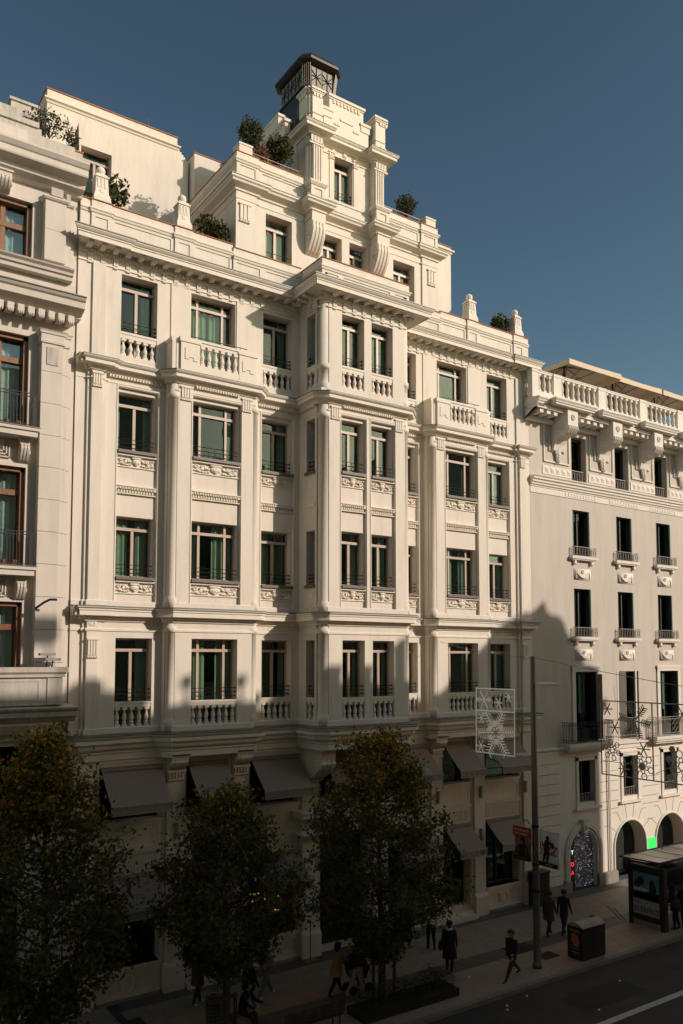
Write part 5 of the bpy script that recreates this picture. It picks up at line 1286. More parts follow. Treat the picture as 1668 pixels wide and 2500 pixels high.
# parasols on the right roof
def parasol(x, y, z, w, label):
    t = thing('square_parasol', label, 'parasol', (x,y,z-2.2), 'square parasols on the roof terrace')
    h = w/2; b = MB(); n = 6
    top = (x,y,z+.62); cs = [(x-h,y-h),(x+h,y-h),(x+h,y+h),(x-h,y+h)]
    for k in range(4):
        a, c = cs[k], cs[(k+1)%4]
        for i in range(n):
            def e(s, r):
                px, py = a[0]+(c[0]-a[0])*s, a[1]+(c[1]-a[1])*s; sag = .05*math.sin(math.pi*s)*r
                return (x+(px-x)*r, y+(py-y)*r, z+.62*(1-r)-sag*.6-.05*math.sin(math.pi*r))
            s0, s1 = i/n, (i+1)/n
            for r0,r1 in ((0,.5),(.5,1)): b.add([e(s0,r0),e(s1,r0),e(s1,r1),e(s0,r1)],[(0,1,2,3)])
            p, q = e(s0,1), e(s1,1); dz = .26
            b.add([p,q,(q[0],q[1],z-dz),(p[0],p[1],z-dz)],[(0,1,2,3)])
    b.build('canopy','tent',t)
    r_ = MB()
    for px,py in cs+[((cs[k][0]+cs[(k+1)%4][0])/2,(cs[k][1]+cs[(k+1)%4][1])/2) for k in range(4)]: r_.tube([(x,y,z-.35),(x+(px-x)*.55,y+(py-y)*.55,z+.2)],.018,5); r_.tube([(x,y,z+.55),(px,py,z-.03)],.016,5)
    r_.build('ribs','darkmetal',t); MB().tube([(x,y,z-2.4),(x,y,z+.6)],.04,8).build('pole','darkmetal',t); MB().box(x-.4,x+.4,y-.4,y+.4,z-2.5,z-2.4).build('base','darkmetal',t)
parasol(31.25,2.1,23.85,3.8,'sand canvas parasol nearest the cream building, on the roof terrace')
parasol(35.0,2.1,23.85,3.4,'second sand canvas parasol along the roof balustrade'); parasol(38.55,2.1,23.85,3.4,'third sand canvas parasol, cut by the right edge of the view')
# ------------------------------------------------------------------ lamp post, banners, light panels
LPX, LPY = 20.7,-5.15
lp = thing('lamp_post','tall brown-grey lamp post carrying two banners and two flat luminaires','lamp post',(LPX,LPY,0))
MB().lathe(LPX,LPY,[(.15,0),(.15,.12),(.122,.16),(.115,1.5),(.102,5),(.088,10.1),(.0,10.14)],16).build('pole','polemetal',lp,True)
MB().lathe(LPX,LPY,[(.13,2.4),(.13,2.5)],12).lathe(LPX,LPY,[(.125,4.5),(.125,4.58)],12).lathe(LPX,LPY,[(.125,3.28),(.125,3.34)],12).build('clamp_band','darkmetal',lp)
def lumin(y0,y1,z):
    c=(y0+y1)/2; h=abs(y1-y0)/2; b=MB()
    for i in range(13):
        pass
    prof=[(h*math.cos(a),.09*math.sin(a)) for a in [math.pi/2*k/6 for k in range(7)]]
    b.lathe(0,0,[(.001,-.035),(h,-.02)]+[(max(r,.001),zz) for r,zz in prof],20); 
    b.v=[(LPX+x*.5,c+y,z+zz) for x,y,zz in b.v]; o=b.build('luminaire','lumin',lp,True)
    MB().tube([(LPX,LPY,z+.0),(LPX,c,z+.01)],.03,6).build('bracket_arm','polemetal',lp)
lumin(-5.30,-6.25,9.19); lumin(-4.38,-5.02,6.79)
# banners: cloth with slight billow, lying in the plane across the street
def cloth(y0,y1,z0,z1,bow,m,parent,name,x=LPX,skew=0.0,n=8):
    b=MB()
    for i in range(n):
        for j in range(n):
            def p(s,t): return (x-bow*math.sin(math.pi*s)*math.sin(math.pi*t*.8+.3)+.02*math.sin(s*9+t*4), y0+(y1-y0)*s, z0+(z1-z0)*t+skew*s)
            b.add([p(i/n,j/n),p((i+1)/n,j/n),p((i+1)/n,(j+1)/n),p(i/n,(j+1)/n)],[(0,1,2,3)])
    return b.build(name,m,parent,True)
ba = thing('street_banner','olive concert banner with red headline strip on the building side of the lamp post','banner',(LPX,-4.65,3.3))
cloth(-4.22,-4.98,3.36,4.42,.04,'olive',ba,'cloth'); XF=LPX-.075
MB().box(XF,XF+.004,-4.98,-4.22,4.12,4.42).build('headline_strip','red',ba)
text('CHARLES LLOYD',.095,(0,-1,0),(0,0,1),(XF-.004,-4.60,4.32),'white',ba,sx=.92); text('SKY QUARTET',.095,(0,-1,0),(0,0,1),(XF-.004,-4.60,4.20),'white',ba,sx=.92)
fg=MB(); fg.prism([(XF-.01,-4.34,3.48),(XF-.01,-4.90,3.48),(XF-.01,-4.86,3.74),(XF-.01,-4.74,3.86),(XF-.01,-4.50,3.86),(XF-.01,-4.38,3.72)],(.012,0,0)); fg.ell((XF,-4.62,3.95),(.014,.10,.13),10,8); fg.prism([(XF-.01,-4.53,3.98),(XF-.01,-4.71,3.98),(XF-.01,-4.63,4.16)],(.012,0,0)); fg.build('printed_figure','blackprint',ba)
fg=MB(); fg.ell((XF-.012,-4.62,3.93),(.006,.055,.08),10,8); fg.tube([(XF-.012,-4.42,3.5),(XF-.012,-4.46,3.78)],.012,5); fg.tube([(XF-.012,-4.84,3.5),(XF-.012,-4.78,3.80)],.012,5); fg.build('printed_face','orange',ba)
MB().box(XF-.008,XF+.004,-4.98,-4.24,3.34,3.47).build('footer_strip','blackprint',ba); text('MADRID INTERNACIONAL',.04,(0,-1,0),(0,0,1),(XF-.012,-4.6,3.405),'greyprint',ba)
bb = thing('street_banner','white festival banner with red letters and black musician on the lamp post','banner',(LPX,-5.7,3.3))
cloth(-5.32,-6.14,3.36,4.42,.05,'white',bb,'cloth'); XF=LPX-.085
for ch,y,zz,sz,sh in (('J',-5.46,3.92,.42,-.1),('A',-5.64,3.96,.34,.0),('Z',-5.80,3.92,.46,.2),('Z',-5.98,3.86,.42,.3)): text(ch,sz,(0,-1,0),(0,0,1),(XF,y,zz),'red',bb,shear=sh*.5)
fg=MB(); fg.ell((XF-.006,-5.74,4.26),(.006,.07,.075),10,8); fg.tube([(XF-.006,-5.72,4.18),(XF-.006,-5.70,3.95),(XF-.006,-5.62,3.72),(XF-.006,-5.56,3.5)],[.07,.075,.045,.02],6); fg.tube([(XF-.006,-5.72,3.95),(XF-.006,-5.76,3.72),(XF-.006,-5.70,3.48)],[.06,.04,.02],6); fg.tube([(XF-.006,-5.74,4.12),(XF-.006,-5.92,4.10),(XF-.006,-5.98,3.98)],[.035,.05,.05],6); fg.tube([(XF-.006,-5.68,4.12),(XF-.006,-5.55,4.0),(XF-.006,-5.5,4.14)],[.03,.02,.012],6); fg.build('printed_figure','blackprint',bb)
MB().box(XF-.004,XF+.006,-6.14,-5.36,3.34,3.48).build('footer_strip','blackprint',bb); text('MADRID',.085,(0,-1,0),(0,0,1),(XF-.008,-5.8,3.41),'greyprint',bb)
for t,yy in ((ba,(-4.20,-5.05)),(bb,(-5.25,-6.16))):
    for z in (4.44,3.34): MB().tube([(LPX,yy[0],z),(LPX,yy[1],z)],.016,6).build('banner_rod','lumin',t)
# festive light panels hanging on wires across the street
def flake(b, y, z, r, x=LPX, barbs=5, w=.012, off=.18):
    for k in range(6):
        a=math.pi*k/3+off; d=(math.cos(a),math.sin(a)); b.tube([(x,y+d[0]*r*.12,z+d[1]*r*.12),(x,y+d[0]*r,z+d[1]*r)],w,5)
        for j in range(barbs):
            q=r*(.42+.53*j/max(1,barbs-1)); L=r*.24
            for sg in (-1,1):
                e=a+sg*math.pi/3; b.tube([(x,y+d[0]*q,z+d[1]*q),(x,y+d[0]*q+L*math.cos(e),z+d[1]*q+L*math.sin(e))],w*.9,4)
def star6(b,y,z,r,x=LPX,w=.018):
    for k in range(3):
        a=math.pi*k/3; b.tube([(x,y-r*math.cos(a),z-r*math.sin(a)),(x,y+r*math.cos(a),z+r*math.sin(a))],w,5)
def hexring(b,y,z,r,x=LPX,w=.015): b.tube([(x,y+r*math.cos(a),z+r*math.sin(a)) for a in [math.pi*k/3 for k in range(7)]],w,5)
def hexdisc(b,y,z,r,x=LPX): b.prism([(x-.012,y+r*math.cos(a),z+r*math.sin(a)) for a in [math.pi*k/3 for k in range(6)]],(.024,0,0))
p1 = thing('light_panel','white snowflake light panel hanging between the cream building and the lamp post','festive light',(LPX,-3.35,6.7))
b=MB()
for seg in (((-2.42,8.98),(-4.32,8.98)),((-2.42,6.72),(-4.28,6.72)),((-2.42,6.72),(-2.46,8.98)),((-4.28,6.72),(-4.32,8.98)),((-2.44,8.2),(-4.30,8.2))): b.tube([(LPX,*seg[0]),(LPX,*seg[1])],.022,5)
b.build('frame','ledwhite',p1)
b=MB(); flake(b,-3.40,7.46,.84,w=.021,off=-.08); b.build('snowflake','ledwhite',p1)
for k in range(6):
    a=math.pi*k/3+.44; h=MB(); hexdisc(h,-3.40+.31*math.cos(a),7.46+.31*math.sin(a),.115); h.build('light_disc','ledwhite',p1)
    h=MB(); hexdisc(h,-3.40+.15*math.cos(a+.5),7.46+.15*math.sin(a+.5),.04); h.build('light_disc','ledwhite',p1)
for y,z,r in ((-2.85,8.58,.36),(-3.55,8.5,.2),(-4.03,8.72,.2),(-2.7,7.92,.2),(-2.66,6.95,.22)): b=MB(); star6(b,y,z,r); b.build('star','ledwhite',p1)
b=MB(); hexring(b,-2.58,8.58,.08); hexring(b,-3.1,8.6,.08); b.build('star','ledwhite',p1)
p2 = thing('light_panel','dark unlit snowflake light panel hanging over the road right of the lamp post','festive light',(LPX,-9.5,6.5))
b=MB()
for seg in (((-7.86,8.76),(-13.2,8.76)),((-7.86,6.55),(-13.2,6.55)),((-7.86,6.55),(-7.86,8.76)),((-9.64,6.55),(-9.64,8.76)),((-13.2,6.55),(-13.2,8.76)),((-7.9,8.2),(-8.8,8.2)),((-8.0,7.7),(-9.6,7.7)),((-8.5,7.2),(-9.6,7.2)),((-7.9,6.95),(-8.9,6.95)),((-9.7,6.75),(-10.4,7.1))): b.tube([(LPX,*seg[0]),(LPX,*seg[1])],.02 if abs(seg[0][0]-seg[1][0]) > 3 or seg[0][0] == seg[1][0] else .009,5)
b.build('frame','leddark',p2)
b=MB(); flake(b,-9.05,8.22,.52,w=.019); b.build('snowflake','leddark',p2)
b=MB(); flake(b,-12.0,8.1,.5,w=.013); b.build('snowflake','leddark',p2)
for y,z,r in ((-8.1,8.52,.2),(-8.36,7.98,.2),(-9.33,7.42,.22),(-8.65,6.78,.2),(-10.6,8.5,.24),(-11.4,7.3,.22)): b=MB(); star6(b,y,z,r); b.build('star','leddark',p2)
for y,z,r in ((-8.25,7.3,.24),(-9.27,6.92,.30),(-10.55,7.05,.34)):
    b=MB()
    for k in range(6):
        a=math.pi*k/3+.3; hexring(b,y+r*math.cos(a),z+r*math.sin(a),r*.32); hexring(b,y+r*.5*math.cos(a),z+r*.5*math.sin(a),r*.2)
    hexring(b,y,z,r*.35); b.build('hexagon_cluster','leddark',p2)
for y,z,r in ((-9.27,6.92,.11),(-10.25,7.5,.1),(-10.15,7.22,.1),(-10.25,6.95,.1),(-10.15,6.7,.1)): b=MB(); hexdisc(b,y,z,r); b.build('light_disc','leddark',p2)
w = thing('catenary_wire','thin festive light wire strung from the cream facade past the lamp post over the road','wire',(LPX,-5,10))
b=MB(); b.tube([(LPX,-.5,10.7)]+[(LPX,-.5-4.65*k/8,10.7-.62*k/8-.12*math.sin(math.pi*k/8)) for k in range(1,9)],.007,4)
b.tube([(LPX,-5.2-15*k/20,10.08-1.25*math.sin(math.pi*k/20*.62)) for k in range(21)],.009,4)
for y in (-2.6,-4.1): b.tube([(LPX,y,8.98),(LPX,y,10.35-.1*(abs(y)-2.5))],.004,4)
for y,z in ((-7.86,9.3),(-8.4,9.2),(-9.1,9.02)): b.tube([(LPX,y,8.76),(LPX,y+.05,z)],.005,4)
b.build('cable','leddark',w)
b=MB()
for y,z in ((-3.3,10.27),(-4.9,10.08)): b.ell((LPX,y,z),(.03,.05,.03),6,5)
b.build('insulator','ledwhite',w)
# ------------------------------------------------------------------ street furniture
bn = thing('litter_compactor','large black double litter container with domed tan lids and orange poster','litter bin',(22.9,-5.35,0))
for k,(x0,x1) in enumerate(((22.3,22.88),(22.9,23.48))):
    b=MB(); b.box(x0,x1,-5.68,-5.05,.04,1.08); b.build('body','black',bn)
    l=MB(); n=8; pts=[(x0,-5.70+.67*i/n,1.08+.13*math.sin(math.pi*i/n)) for i in range(n+1)]; l.prism(pts+[(x0,-5.03,1.05),(x0,-5.70,1.05)],(x1-x0,0,0)); l.build('lid','bintop',bn)
    MB().box(x0+.03,x1-.03,-5.65,-5.08,0,.04).build('base','darkmetal',bn)
MB().box(23.25,23.42,-5.3,-5.2,1.19,1.23).build('lid_slot','black',bn)
po=MB().box(22.285,22.299,-5.62,-5.11,.14,1.02).build('poster','darkmetal',bn)
b=MB(); b.prism([(22.28,-5.22,.84),(22.28,-5.36,.86),(22.28,-5.50,.80),(22.28,-5.55,.62),(22.28,-5.50,.42),(22.28,-5.34,.44),(22.28,-5.22,.62)],(.006,0,0)); b.build('poster_print','orange',po)
for z,w_ in ((.96,.36),(.92,.42),(.36,.3),(.24,.34),(.2,.1)): MB().box(22.281,22.286,-5.365-w_/2,-5.365+w_/2,z-.01,z+.008).build('poster_line','greyprint',po)
# bus shelter
bs = thing('bus_shelter','glass bus shelter with reflective roof and advertising panel at the right edge','bus shelter',(29,-4.7,0))
ro=MB()
for i in range(10):
    for j in range(6):
        def q(s,t):
            y=-3.85-1.55*t; return (26.75+.28*t+4.9*s, y, 2.50-.05*math.sin(math.pi*t)+.02*math.sin(s*20)*math.sin(math.pi*t))
        a,b_,c_,d_=q(i/10,j/6),q((i+1)/10,j/6),q((i+1)/10,(j+1)/6),q(i/10,(j+1)/6)
        ro.add([a,b_,c_,d_],[(0,1,2,3)])
ro.build('roof','steel',bs,True)
MB().tube([(26.75,-3.85,2.5),(27.03,-5.4,2.5)],.03,6).tube([(27.03,-5.4,2.5),(31.9,-5.4,2.5)],.03,6).tube([(26.75,-3.85,2.5),(31.6,-3.85,2.5)],.03,6).build('roof_edge','darkmetal',bs)
for k in range(1,5): MB().tube([(26.75+.98*k,-3.85,2.515),(26.9+.98*k,-4.6,2.47),(27.03+.98*k,-5.4,2.515)],.008,4).build('roof_seam','darkmetal',bs)
for x,y in ((27.2,-3.98),(29.3,-3.98),(31.4,-3.98),(31.4,-5.3)): MB().tube([(x,y,0),(x,y,2.5)],.045,8).build('post','darkmetal',bs)
MB().box(27.3,31.4,-3.99,-3.975,.2,2.3).build('pane','clearglass',bs)
for z in (1.55,.45): MB().box(27.3,31.4,-4.0,-3.965,z,z+.05).build('glass_rail','darkmetal',bs)
MB().box(28.2,30.8,-4.4,-4.05,.44,.48).box(28.5,28.55,-4.3,-4.1,0,.44).box(30.4,30.45,-4.3,-4.1,0,.44).build('bench_seat','steel',bs)
for i in range(2): MB().tube([(26.6,-3.35-.28*i,.55),(26.75,-3.9-.28*i,.12)],.025,6).build('leaning_rail','steel',bs)
ap=MB(); ap.box(27.12,27.34,-5.5,-5.32,.0,2.28).box(27.12,27.34,-4.12,-3.96,.0,2.2).box(27.13,27.33,-5.4,-4.0,2.05,2.25).box(27.13,27.33,-5.4,-4.0,.22,.40); pa=ap.build('poster_case','darkmetal',bs)
MB().box(27.15,27.31,-5.36,-4.05,0,.22).build('case_foot','greyiron',pa)
MB().box(27.145,27.30,-5.32,-4.12,.40,2.05).build('case_back','black',pa)
X0=27.14
MB().box(X0-.004,X0,-5.27,-4.16,.43,.98).build('poster_field','greyprint',pa); MB().box(X0-.004,X0,-5.27,-4.16,.98,1.98).build('poster_sky','bluegrey',pa)
b=MB(); b.prism([(X0-.008,-4.18,.99),(X0-.008,-5.26,.99),(X0-.008,-5.26,1.22),(X0-.008,-4.9,1.26),(X0-.008,-4.7,1.30),(X0-.008,-4.4,1.28),(X0-.008,-4.18,1.24)],(.004,0,0)); b.ell((X0-.006,-4.5,1.68),(.004,.16,.15),10,8); b.ell((X0-.006,-4.34,1.52),(.004,.14,.16),10,8); b.ell((X0-.006,-4.98,1.62),(.004,.11,.16),10,8); b.ell((X0-.006,-5.02,1.42),(.004,.16,.22),10,8); b.box(X0-.008,X0-.004,-5.26,-4.18,1.05,1.30); b.build('poster_figures','blackprint',pa)
for k,(w_,z) in enumerate(((.55,1.40),(.62,1.35),(.48,1.30))): text(('LA NUEVA FORMA','DE VIVIR EL VIAJE','EN FAMILIA')[k] if False else 'IIIIIIIIIIIIIIIII'[:10+3*k],.045,(0,-1,0),(0,0,1),(X0-.012,-4.5,z),'white',pa) if False else MB().box(X0-.012,X0-.009,-4.2-w_,-4.2,z-.012,z+.012).build('poster_line','white',pa)
for k,(w_,z) in enumerate(((.3,.92),(.36,.87),(.28,.83))): MB().box(X0-.008,X0-.005,-4.2-w_,-4.2,z-.006,z+.006).build('poster_line','blackprint',pa)
# squared EBRO lettering built from strokes
def strokes(letter,y,z,w,h,t):
    L={'E':[(0,0,w,0),(0,h/2,w,h/2),(0,h,w,h),(0,0,0,h)],'B':[(0,0,w,0),(0,h/2,w,h/2),(0,h,w,h),(0,0,0,h),(w,0,w,h)],'R':[(0,h,w,h),(0,h/2,w,h/2),(0,0,0,h),(w,h/2,w,h),(w*.45,h/2,w,0)],'O':[(0,0,w,0),(0,h,w,h),(0,0,0,h),(w,0,w,h)]}[letter]
    b=MB()
    for a,c,d,e in L: b.tube([(X0-.007,y-a,z+c),(X0-.007,y-d,z+e)],t,4)
    b.build('lettering','blackprint',pa)
for k,c in enumerate('EBRO'): strokes(c,-4.22-.27*k,.55,.19,.15,.014)
MB().box(X0-.006,X0-.002,-4.85,-4.6,2.1,2.12).build('poster_line','white',pa)
# utility cabinet between the two buildings
ub = thing('utility_cabinet','dark grey utility cabinet against the wall between the cream and greige buildings','cabinet',(26.0,-.5,0))
MB().box(25.62,26.34,-.75,-.26,.02,1.3).build('body','darkmetal',ub); MB().box(25.58,26.38,-.79,-.24,1.3,1.36).build('top','darkmetal',ub); MB().box(25.66,25.97,-.765,-.75,.1,1.22).build('door','black',ub); MB().box(26.0,26.3,-.765,-.75,.1,1.22).build('door','black',ub)
# planter with low shrubs
pl = thing('planter','low dark planter bed with shrubs at the kerb beside the entrance tree','planter',(15.8,-5.0,0))
MB().box(13.6,17.1,-5.35,-5.27,0,.22).box(13.6,17.1,-4.55,-4.47,0,.22).box(17.02,17.1,-5.27,-4.55,0,.22).box(13.6,13.68,-5.27,-4.55,0,.22).build('border','darkmetal',pl); MB().box(13.68,17.02,-5.27,-4.55,.0,.16).build('soil','bark',pl)
for k,x in enumerate((13.95,14.45,14.95,15.45,15.9,16.45,16.75)):
    bush('planter_shrub',('first','second','third','fourth','fifth','sixth','rightmost')[k]+' low dark shrub along the kerbside planter, counted from the left',x,-4.92+.06*math.sin(k*3),.14,(.36,.34,.24+.05*(k%3)),520,60+k,.02,size=.05,pot=False,group='planter shrubs')
# wire litter basket
wb = thing('wire_basket','pale wire mesh litter basket in front of the smaller tree','litter bin',(9.9,-3.55,0))
b=MB()
for k in range(20):
    a=2*math.pi*k/20; b.tube([(9.9+.2*math.cos(a),-3.55+.2*math.sin(a),.2),(9.9+.23*math.cos(a),-3.55+.23*math.sin(a),1.12)],.007,4)
for z in (.2,.3,.4,.5,.6,.7,.8,.9,1.0,1.12):
    r_=.2+.03*(z-.2)/.92; b.tube([(9.9+r_*math.cos(a),-3.55+r_*math.sin(a),z) for a in [2*math.pi*k/20 for k in range(21)]],.007 if z < 1.1 else .018,4,False)
b.build('mesh_basket','steel',wb); MB().tube([(9.9,-3.55,0),(9.9,-3.55,.25)],.04,6).build('foot','darkmetal',wb); MB().lathe(9.9,-3.55,[(.19,.21),(.215,1.0)],14).build('liner','darkmetal',wb)
# kerbside bench with slatted back
bc = thing('street_bench','dark slatted bench with backrest at the bottom of the view left of the planter','bench',(12.0,-5.1,0))
for k in range(4): MB().box(11.05,12.95,-5.30+.11*k,-5.21+.11*k,.43,.46).build('seat_slat','bark',bc)
for k in range(3): MB().box(11.05,12.95,-5.36,-5.33,.54+.11*k,.63+.11*k).build('back_slat','bark',bc)
for x in (11.2,12.8): MB().tube([(x,-5.3,0),(x,-5.3,.43),(x,-5.37,.88)],.022,6).tube([(x,-4.95,0),(x,-4.95,.43)],.022,6).tube([(x,-5.3,.42),(x,-4.92,.42)],.018,6).build('leg','darkmetal',bc)
# brass hotel sign stand
ss = thing('sign_stand','slim brass sign stand with pale blue card at the entrance pillar','sign',(14.93,-.45,0))
MB().box(14.70,15.15,-.60,-.30,0,.02).build('foot','brass',ss); MB().tube([(14.93,-.45,.02),(14.93,-.45,1.35)],.022,8).build('pole','brass',ss); c=MB().box(14.72,15.14,-.47,-.43,1.35,1.95).build('card','white',ss)
MB().box(14.74,15.12,-.475,-.47,1.60,1.88).build('printed_logo',mat('cyan_print',(.03,.30,.38),.6),c)
# stroller
sr = thing('stroller','black baby stroller pushed by the woman in the tan coat','stroller',(14.75,-3.35,0))
b=MB(); b.prism([(14.55,-3.55,.42),(14.98,-3.55,.40),(15.10,-3.55,.75),(14.55,-3.55,.98),(14.45,-3.55,.7)],(0,.4,0)); b.build('seat','black',sr)
h_=MB(); 
for i in range(7): a=math.pi*.1+math.pi*.55*i/7; a2=math.pi*.1+math.pi*.55*(i+1)/7; h_.add([(14.72-.34*math.cos(a),-3.56,.72+.36*math.sin(a)),(14.72-.34*math.cos(a2),-3.56,.72+.36*math.sin(a2)),(14.72-.34*math.cos(a2),-3.14,.72+.36*math.sin(a2)),(14.72-.34*math.cos(a),-3.14,.72+.36*math.sin(a))],[(0,1,2,3)])
h_.build('hood','black',sr); MB().tube([(14.3,-3.55,1.0),(14.55,-3.55,.6),(15.05,-3.55,.14)],.014,6).tube([(14.3,-3.15,1.0),(14.55,-3.15,.6),(15.05,-3.15,.14)],.014,6).tube([(14.3,-3.57,1.0),(14.3,-3.13,1.0)],.016,6).tube([(14.75,-3.55,.4),(14.5,-3.55,.14)],.014,6).tube([(14.75,-3.15,.4),(14.5,-3.15,.14)],.014,6).build('frame','darkmetal',sr)
for x,y in ((15.05,-3.55),(15.05,-3.15),(14.5,-3.55),(14.5,-3.15)):
    w_=MB(); w_.tube([(x,y-.02,.13),(x,y+.02,.13)],.13,14); w_.build('wheel','black',sr)
# ------------------------------------------------------------------ people
def pm(name,col,rough=.85): 
    if name not in M: M[name]=mat(name,col,rough,.12,9)
    return name
SK=pm('skin_light',(.42,.24,.16),.6); BLK=pm('black_cloth',(.012,.012,.014)); DRK=pm('charcoal_cloth',(.03,.03,.035)); DEN=pm('grey_denim',(.13,.135,.15)); TAN=pm('tan_cloth',(.28,.18,.075)); BEI=pm('beige_cloth',(.30,.23,.16)); WHT=pm('white_cloth',(.62,.62,.63)); GRY=pm('grey_cloth',(.24,.245,.26)); BRN=pm('brown_hair',(.035,.02,.012)); BHR=pm('black_hair',(.012,.01,.009)); WSH=pm('white_shoe',(.66,.65,.62)); BSH=pm('black_shoe',(.012,.011,.011),.5); DRD=pm('dark_red_cloth',(.06,.018,.018)); BRC=pm('brown_cloth',(.06,.04,.03))
def person(label, x, y, head_deg, H=1.62, legs=((24,8),(-20,18)), arms=((-18,15),(16,20)), top=BLK, leg=BLK, shoe=WSH, hair=BHR, lean=3, coat=None, longhair=False, face=0, arm_out=4, sit=None, sleeves=None, base=0.0):
    t = thing('person', label, 'person', (x,y,base), 'people on the pavement', world=False, rz=R(head_deg)-math.pi/2)   # local +Y is forward
    V=[]; E=[]; RD=[]; SEG=[]
    def v(p,r): V.append(Vector(p)*H); RD.append(r*H); return len(V)-1
    def e(a,b,m): E.append((a,b)); SEG.append((a,b,m))
    ln=R(lean); hipz=.50 if sit is None else sit/H
    # drop the hips so that the lower foot touches the ground
    def leg_pts(th,kn,hx,hz):
        a=R(th); k=(hx,.245*math.sin(a),hz-.245*math.cos(a)); b_=a-R(kn); an=(hx,k[1]+.225*math.sin(b_),k[2]-.225*math.cos(b_)); return k,an,b_
    if sit is None:
        lows=[leg_pts(th,kn,0,0)[1][2] for th,kn in legs]; hipz=.045-min(lows)
    pel=v((0,0,hipz+.02),(.082)); wa=v((0,math.sin(ln)*.11,hipz+.12),.072); ch=v((0,math.sin(ln)*.22,hipz+.225),.086); nb=v((0,math.sin(ln)*.30,hipz+.305),.042); nk=v((0,math.sin(ln)*.34+.005,hipz+.345),.034)
    hy=math.sin(ln)*.37+.012; jaw=v((0,hy+.012,hipz+.375),.043); hd=v((0,hy+.006,hipz+.415),.054); tp=v((0,hy,hipz+.455),.042)
    nose=v((math.sin(R(face))*-.058,hy+.062*math.cos(R(face)),hipz+.405),.010)
    e(pel,wa,'top'); e(wa,ch,'top'); e(ch,nb,'top'); e(nb,nk,'skin'); e(nk,jaw,'skin'); e(jaw,hd,'skin'); e(hd,tp,'skin'); e(hd,nose,'skin')
    for si,sx in enumerate((-1,1)):
        th,kn=legs[si]; hj=v((sx*.052,0,hipz-.02),.064); kp,ap,bb=leg_pts(th,kn,sx*.055,hipz-.02)
        k=v(kp,.043); cf=v(((kp[0]+ap[0])/2,(kp[1]*.6+ap[1]*.4)-.006,kp[2]*.6+ap[2]*.4),.038); a_=v(ap,.026); f1=v((ap[0],ap[1]+.035,ap[2]-.022),.024); f2=v((ap[0]+sx*.008,ap[1]+.10,ap[2]-.028),.018)
        e(pel,hj,'leg'); e(hj,k,'leg'); e(k,cf,'leg'); e(cf,a_,'leg'); e(a_,f1,'shoe'); e(f1,f2,'shoe')
        # arm
        s_,el=arms[si]; sh=v((sx*.108,math.sin(ln)*.27,hipz+.282),.040); sa=R(s_); ao=R(arm_out)
        ep=Vector((sx*(.118+.17*math.sin(ao)),math.sin(ln)*.27+.17*math.sin(sa),hipz+.275-.17*math.cos(sa))); fa=sa+R(el)
        wp=ep+Vector((sx*.01,.145*math.sin(fa),-.145*math.cos(fa))); ei=v(ep,.030); wi=v(wp,.019); dd=(wp-ep).normalized()
        pa=wp+dd*.045; pi=v(pa,.020)
        e(ch,sh,'top'); e(sh,ei,'arm'); e(ei,wi,'arm'); e(wi,pi,'skin')
        side=Vector((1,0,0)).cross(dd).normalized()
        for q,(off,L) in enumerate(((-.016,.040),(-.005,.048),(.006,.045),(.016,.036))):
            b1=pa+dd*.012+side*off; p1=v(b1,.0075); p2=v(b1+dd*L*.5+Vector((-sx*.004,0,0)),.0068); p3=v(b1+dd*L*.85+Vector((-sx*.016,0,0)),.0055); e(pi,p1,'skin'); e(p1,p2,'skin'); e(p2,p3,'skin')
        tb_=v(wp+dd*.022-side*.020,.008); tt=v(wp+dd*.055-side*.030,.0065); e(pi,tb_,'skin'); e(tb_,tt,'skin')
    me=bpy.data.meshes.new('skel'); me.from_pydata([tuple(p) for p in V],E,[]); ob=bpy.data.objects.new('skel',me)
    sk=ob.modifiers.new('s','SKIN'); sk.use_smooth_shade=True; ss_=ob.modifiers.new('u','SUBSURF'); ss_.levels=1; ss_.render_levels=1
    if not me.skin_vertices: me.skin_vertices.new() if hasattr(me.skin_vertices,'new') else None
    if len(me.skin_vertices):
        for i,sv_ in enumerate(me.skin_vertices[0].data):
            r=RD[i]; sv_.radius=(r*(1.28 if i in (pel,wa,ch) else 1),r*(.86 if i in (pel,wa,ch) else 1)); sv_.use_root=(i==0)
    nm=eval_mesh(ob)
    nm.name='body'; nm.materials.clear(); mats={'top':top,'arm':sleeves or top,'leg':leg,'shoe':shoe,'skin':SK}; order=list(mats)
    for k in order: nm.materials.append(M[mats[k]])
    segs=[(np.array(V[a]),np.array(V[b]),order.index(m_),max(RD[a],RD[b])) for a,b,m_ in SEG]
    npoly=len(nm.polygons); cen=np.empty(npoly*3); nm.polygons.foreach_get('center',cen); cen=cen.reshape(-1,3)
    bd=np.full(npoly,1e9); bi=np.zeros(npoly,dtype=np.int32)
    for a,b,mi,r in segs:
        d=b-a; tt_=np.clip(((cen-a)@d)/max(1e-9,float(d@d)),0,1); ds=np.linalg.norm(cen-(a+tt_[:,None]*d),axis=1)/(r+.01)
        q_=ds<bd; bd[q_]=ds[q_]; bi[q_]=mi
    nm.polygons.foreach_set('material_index',bi); nm.polygons.foreach_set('use_smooth',[True]*npoly)
    body=link('body',nm,t)
    # hair, eyes
    hc=Vector((0,hy-.006,hipz+.428))*H; hb=MB(); hb.ell(hc,(.066*H,.074*H,.060*H),14,10)
    hb.v=[q for q in hb.v]; 
    if longhair: hb.ell(hc+Vector((0,-.035*H,-.05*H)),(.062*H,.045*H,.085*H),12,8)
    cut=[]; 
    for f in hb.f:
        c=sum((Vector(hb.v[i]) for i in f),Vector())/len(f)
        if c.y>hc.y+.028*H and c.z<hc.z+.022*H: continue
        if not longhair and c.z<hc.z-.035*H: continue
        cut.append(f)
    hb.f=cut; hb.build('hair',hair,t,True)
    eb=MB()
